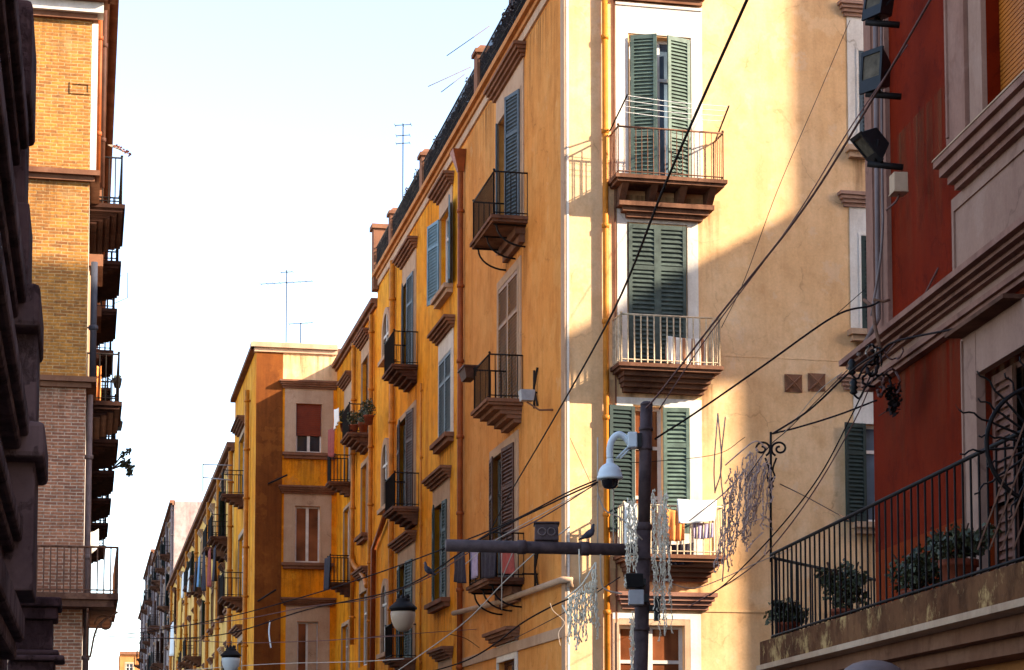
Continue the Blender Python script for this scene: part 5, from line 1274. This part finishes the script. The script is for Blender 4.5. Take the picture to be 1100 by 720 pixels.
for t in (.55, .7, .85, .98):
    b = MB(); q0, q1 = pA0.lerp(pA1, t), pB0.lerp(pB1, t); b.tube(smoothpath([q0, (q0 + q1) / 2 - Vector((0, 0, .03)), q1], 6), .007, 4); b.build('line', 'sheet', k)
XB_ = XM - .84
def sp_(px, py, X=XB_): return onX(px, py, X)
cloth('bed_sheet', sp_(506, 588), sp_(514, 586), .75, .7, 'lilaccloth', 'pale lilac sheet hung on the tan facade balcony just above the ledge', 'sheet', 7)
cloth('laundry', sp_(518, 588), sp_(534, 585), .7, .7, 'darkcloth', 'black clothes on the balcony above the ledge, beside the lilac sheet', 'laundry', 8)
cloth('laundry', sp_(538, 585), sp_(552, 583), .6, .65, 'redcloth', 'wine dark clothes nearest the corner on the balcony above the ledge', 'laundry', 9)
cloth('laundry', sp_(488, 597, XB_ - .2), sp_(499, 592, XB_ - .2), .6, .75, 'darkcloth', 'dark narrow garments hanging off the far end of the balcony above the ledge', 'laundry', 10)
c = sp_(503, 402); k = thing('planter_box', c, 'dark planter box hung outside the middle tan balcony', 'planter'); pfz = Fr(c, (0, 1, 0), (-1, 0, 0))
b = MB(); b.taper(pfz, (-.3, .3, -.12, .1, -.14), (-.38, .38, -.16, .16, .1)); b.build('trough', 'brownwood', k); b = MB(); b.box(pfz, -.41, .41, .1, .14, -.19, .19); b.build('rim', 'brownwood', k)
c = onX(566, 426, XM - .5); k = thing('wall_floodlight', c, 'weathered floodlight on an arm beside the middle tan balcony', 'floodlight'); pfz = Fr(c, (0, 1, 0), (-1, 0, 0))
b = MB(); b.taper(pfz, (-.1, .12, -.13, .13, -.1), (-.13, .16, -.16, .16, .13)); b.build('housing', 'greymetal', k, bevel=.01); b = MB(); b.tube([c - Vector((0, 0, .12)), c + Vector((.25, -.1, -.3)), Vector((XM, c.y - .3, c.z - .32))], .022, 6); b.build('arm', 'trim', k)
# planted balcony in the inner corner
rnd = random.Random(21)
for i, (px, py) in enumerate(((370, 455), (380, 457), (390, 455), (396, 447))):
    c = onX(px, py + 6, XM - .6); k = thing('balcony_plant', c, ('dark pot plant in the inner corner balcony, leftmost of four', 'dark pot plant in the inner corner balcony, second from left', 'dark pot plant in the inner corner balcony, third from left', 'dark pot plant in the inner corner balcony, nearest the drainpipe')[i], 'plant', 'pot plants on the inner corner balcony')
    b = MB(); leafball(b, c + Vector((0, 0, .45)), .3, .4, .35, 220, .1, rnd); b.build('foliage', 'leaf', k, recalc=False)
    b = MB(); b.lathe(c - Vector((0, 0, .1)), [(.12, 0), (.17, .25), (.19, .26), (.19, .3)], 10); b.build('pot', 'terracotta', k)
cloth('laundry', onX(359, 440, XM - .9), onX(364, 438, XM - .9), .8, .5, 'sheet', 'white cloth hung at the planted balcony in the inner corner', 'laundry', 12)
cloth('laundry', onX(353, 462, XM - .9), onX(360, 458, XM - .9), 1.0, 1.1, 'redcloth', 'dark red laundry on the balcony in the inner corner', 'laundry', 13)
cloth('laundry', onX(349, 600, XM - .9), onX(355, 597, XM - .9), 1.2, 1.2, 'darkcloth', 'black cloth hung at the lower inner corner balcony', 'laundry', 14)
# laundry down the street
lau = [(232, 585, 'darkcloth', 1.6), (226, 588, 'redcloth', 1.8), (220, 590, 'darkcloth', 2.0), (215, 596, 'bluecloth', 1.6), (211, 602, 'darkcloth', 1.6), (204, 610, 'sheet', 1.3), (197, 615, 'sheet', 1.5)]
names = {'darkcloth': 'black', 'redcloth': 'wine red', 'bluecloth': 'blue', 'sheet': 'white', 'yellowcloth': 'yellow'}
for i, (px, py, mt, d) in enumerate(lau):
    p = onX(px, py, XC - .95)
    cloth('laundry', p, p + Vector((0, 1.6, 0)), d, d * .9, mt, ['black washing nearest on the yellow row', 'wine red washing along the yellow row', 'black washing just beyond the wine red one on the yellow row', 'blue washing along the yellow row', 'black washing just beyond the blue one on the yellow row', 'white washing just beyond the last black one on the yellow row', 'white washing farthest along the yellow row'][i], 'laundry', 30 + i, fold=.06, group='washing along the yellow row')
p = onX(195, 640, XC - .95); cloth('awning_sheet', p, p + Vector((0, 4.5, 0)), 3.2, 3.6, 'yellowcloth', 'long bright yellow sheet hanging far down the yellow row', 'sheet', 50, fold=.1)
p = onX(186, 668, XC - .95); cloth('bed_sheet', p, p + Vector((0, 3.5, 0)), 2.2, 2.0, 'sheet', 'white sheet hanging just beyond the long yellow sheet', 'sheet', 51, fold=.1)

# ---- antennas on the roofs
def antenna(p, h, kind, label, mat='iron'):
    k = thing('tv_antenna', p, label, 'antenna'); b = MB(); b.tube([p, p + Vector((0, 0, h))], .022, 6); b.build('mast', mat, k)
    for z, L, n_, ln in kind:
        b = MB(); c = p + Vector((0, 0, h + z)); ax = Vector((1, -.25, .05)).normalized(); b.tube([c - ax * L * .5, c + ax * L * .5], .016, 5)
        for i in range(n_):
            q = c + ax * L * (i / max(1, n_ - 1) - .5); b.tube([q - Vector((.25, .95, .1)) * ln * .5, q + Vector((.25, .95, .1)) * ln * .5], .01, 4)
        b.build('aerial', mat, k)
t0 = onX(433, 133, 11.2); antenna(Vector((t0.x, t0.y, ZT)), t0.z - ZT, [(-.05, .6, 3, .5), (-.45, .5, 2, .5), (-.75, .5, 2, .4)], 'tall thin antenna with three short arms above the terrace railing')
t0 = onY(308, 290, YC + 5); antenna(Vector((t0.x, t0.y, ZC)), t0.z - ZC, [(-.1, .5, 3, .6), (-.55, 2.2, 9, .7)], 'antenna with a long comb of rods on the jutting house roof')
t0 = onY(323, 347, YC + 4); antenna(Vector((t0.x, t0.y, ZC)), t0.z - ZC, [(-.02, 1.0, 5, .4)], 'short small antenna on the jutting house roof')
t0 = onX(218, 498, XC - 1.6); 
k = thing('drying_frame', t0, 'frame of thin poles sticking out from the jutting house upper balcony', 'frame')
b = MB(); b.tube([t0, onX(218, 528, XC - 1.6)], .025, 5); b.build('upright', 'greypipe', k)
for y0, y1 in ((499, 500), (513, 516)):
    b = MB(); b.tube([onX(219, y0, XC - 1.55), onX(249, y1, XC - .75)], .025, 5); b.build('rail', 'greypipe', k)
for i, (a_, c_) in enumerate((((526, 28), (480, 60)), ((506, 72), (460, 93)), ((499, 80), (474, 99)))):
    b = MB(); b.tube([onX(a_[0], a_[1], XM + .1), onX(c_[0], c_[1], XM - 1.2)], .011, 5); tag(b.build('thin_rod', 'browncable'), ('thin rod jutting from the roof terrace railing, highest one', 'longer thin rod jutting out below the terrace pier', 'shortest faint rod below the other two at the terrace')[i], 'rod')

# ---- things on the brick building's balconies
def bs(px, py, X): return onX(px, py, X) if X > .05 else onY(px, py, 45)
p = onY(127, 500, 50); k = thing('balcony_plant', p, 'leafy branch growing out from a brick building balcony against the sky', 'plant'); rnd = random.Random(3)
b = MB(); f = MB()
for i in range(9):
    q = p + Vector((rnd.uniform(.1, .42), rnd.uniform(-.3, .3), rnd.uniform(-.25, .45))); b.tube([onY(119, 505, 50), (p + q) / 2 + Vector((0, 0, .1)), q], .012, 4); leafball(f, q, .1, .12, .12, 26, .1, rnd)
b.build('stem', 'brownwood', k); f.build('foliage', 'leaf', k, recalc=False)
for px, py, lab in ((126, 411, 'small dark planter hung outside an upper brick building balcony'), (127, 457, 'small dark planter hung lower beside the brick building balcony')):
    c = onY(px, py, 44.5); k = thing('hanging_planter', c, lab, 'planter'); q = Fr(c, (1, 0, 0), (0, -1, 0)); b = MB(); b.taper(q, (-.06, .07, -.15, .15, -.1), (-.1, .1, -.2, .2, .06)); b.build('pot', 'blackplastic', k); b = MB(); leafball(b, c + Vector((0, 0, .1)), .1, .2, .08, 60, .07, rnd); b.build('foliage', 'leaf', k, recalc=False)
    b = MB(); b.tube([c + Vector((-.1, 0, .02)), c + Vector((-.22, 0, .1))], .015, 5); b.build('hook', 'iron', k)
cloth('laundry', onY(104, 393, 43.2), onY(109, 393, 43.2), .75, .75, 'orangecloth', 'orange towel on the brick building balcony', 'towel', 60, nf=1)
cloth('laundry', onY(96, 572, 44), onY(106, 568, 44), .5, .4, 'sheet', 'white cloth drying by the lowest brick building balcony', 'laundry', 61, nf=1)
p = onY(137, 295, 52); k = thing('tv_antenna', p, 'small loop antenna sticking out from the brick building', 'antenna'); b = MB(); b.tube([onY(123, 300, 52), onY(137, 293, 52), onY(137, 320, 52), onY(123, 326, 52)], .01, 5); b.build('aerial', 'greypipe', k)
p = onY(118, 158, 44); k = thing('dry_plant', p, 'dry pale sprig jutting from the top of the brick building', 'plant'); b = MB(); f = MB()
for i in range(5): q = onY(124 + i * 4, 156 + i * 2.5, 44); b.tube([onY(116, 156, 44), q], .008, 4); leafball(f, q, .06, .06, .05, 14, .07, rnd)
b.build('stem', 'palecable', k); f.build('foliage', 'terracotta', k, recalc=False)

# ---- street lamp head at the lower right edge
D9 = 17.0; c = at(937, 716, D9); q = D9 / FPX; k = thing('street_lamp', Vector((c.x, c.y, 0)), 'grey rounded street lamp head below the red building balcony', 'street lamp')
b = MB(); b.lathe((c.x, c.y, c.z - 16 * q), [(35 * q, 0), (36 * q, 3 * q), (34 * q, 8 * q), (29 * q, 14 * q), (21 * q, 19 * q), (11 * q, 22 * q), (3 * q, 23 * q)], 32); b.build('cover', 'greypipe', k)
b = MB(); b.lathe((c.x, c.y, c.z - 17 * q), [(10 * q, -34 * q), (22 * q, -18 * q), (33 * q, 0)], 24); b.build('bowl', 'domeglass', k)
b = MB(); b.lathe((c.x, c.y, 0), [(.12, 0), (.12, .4), (.06, .5), (.05, c.z - 50 * q)], 14); b.build('post', 'iron', k)
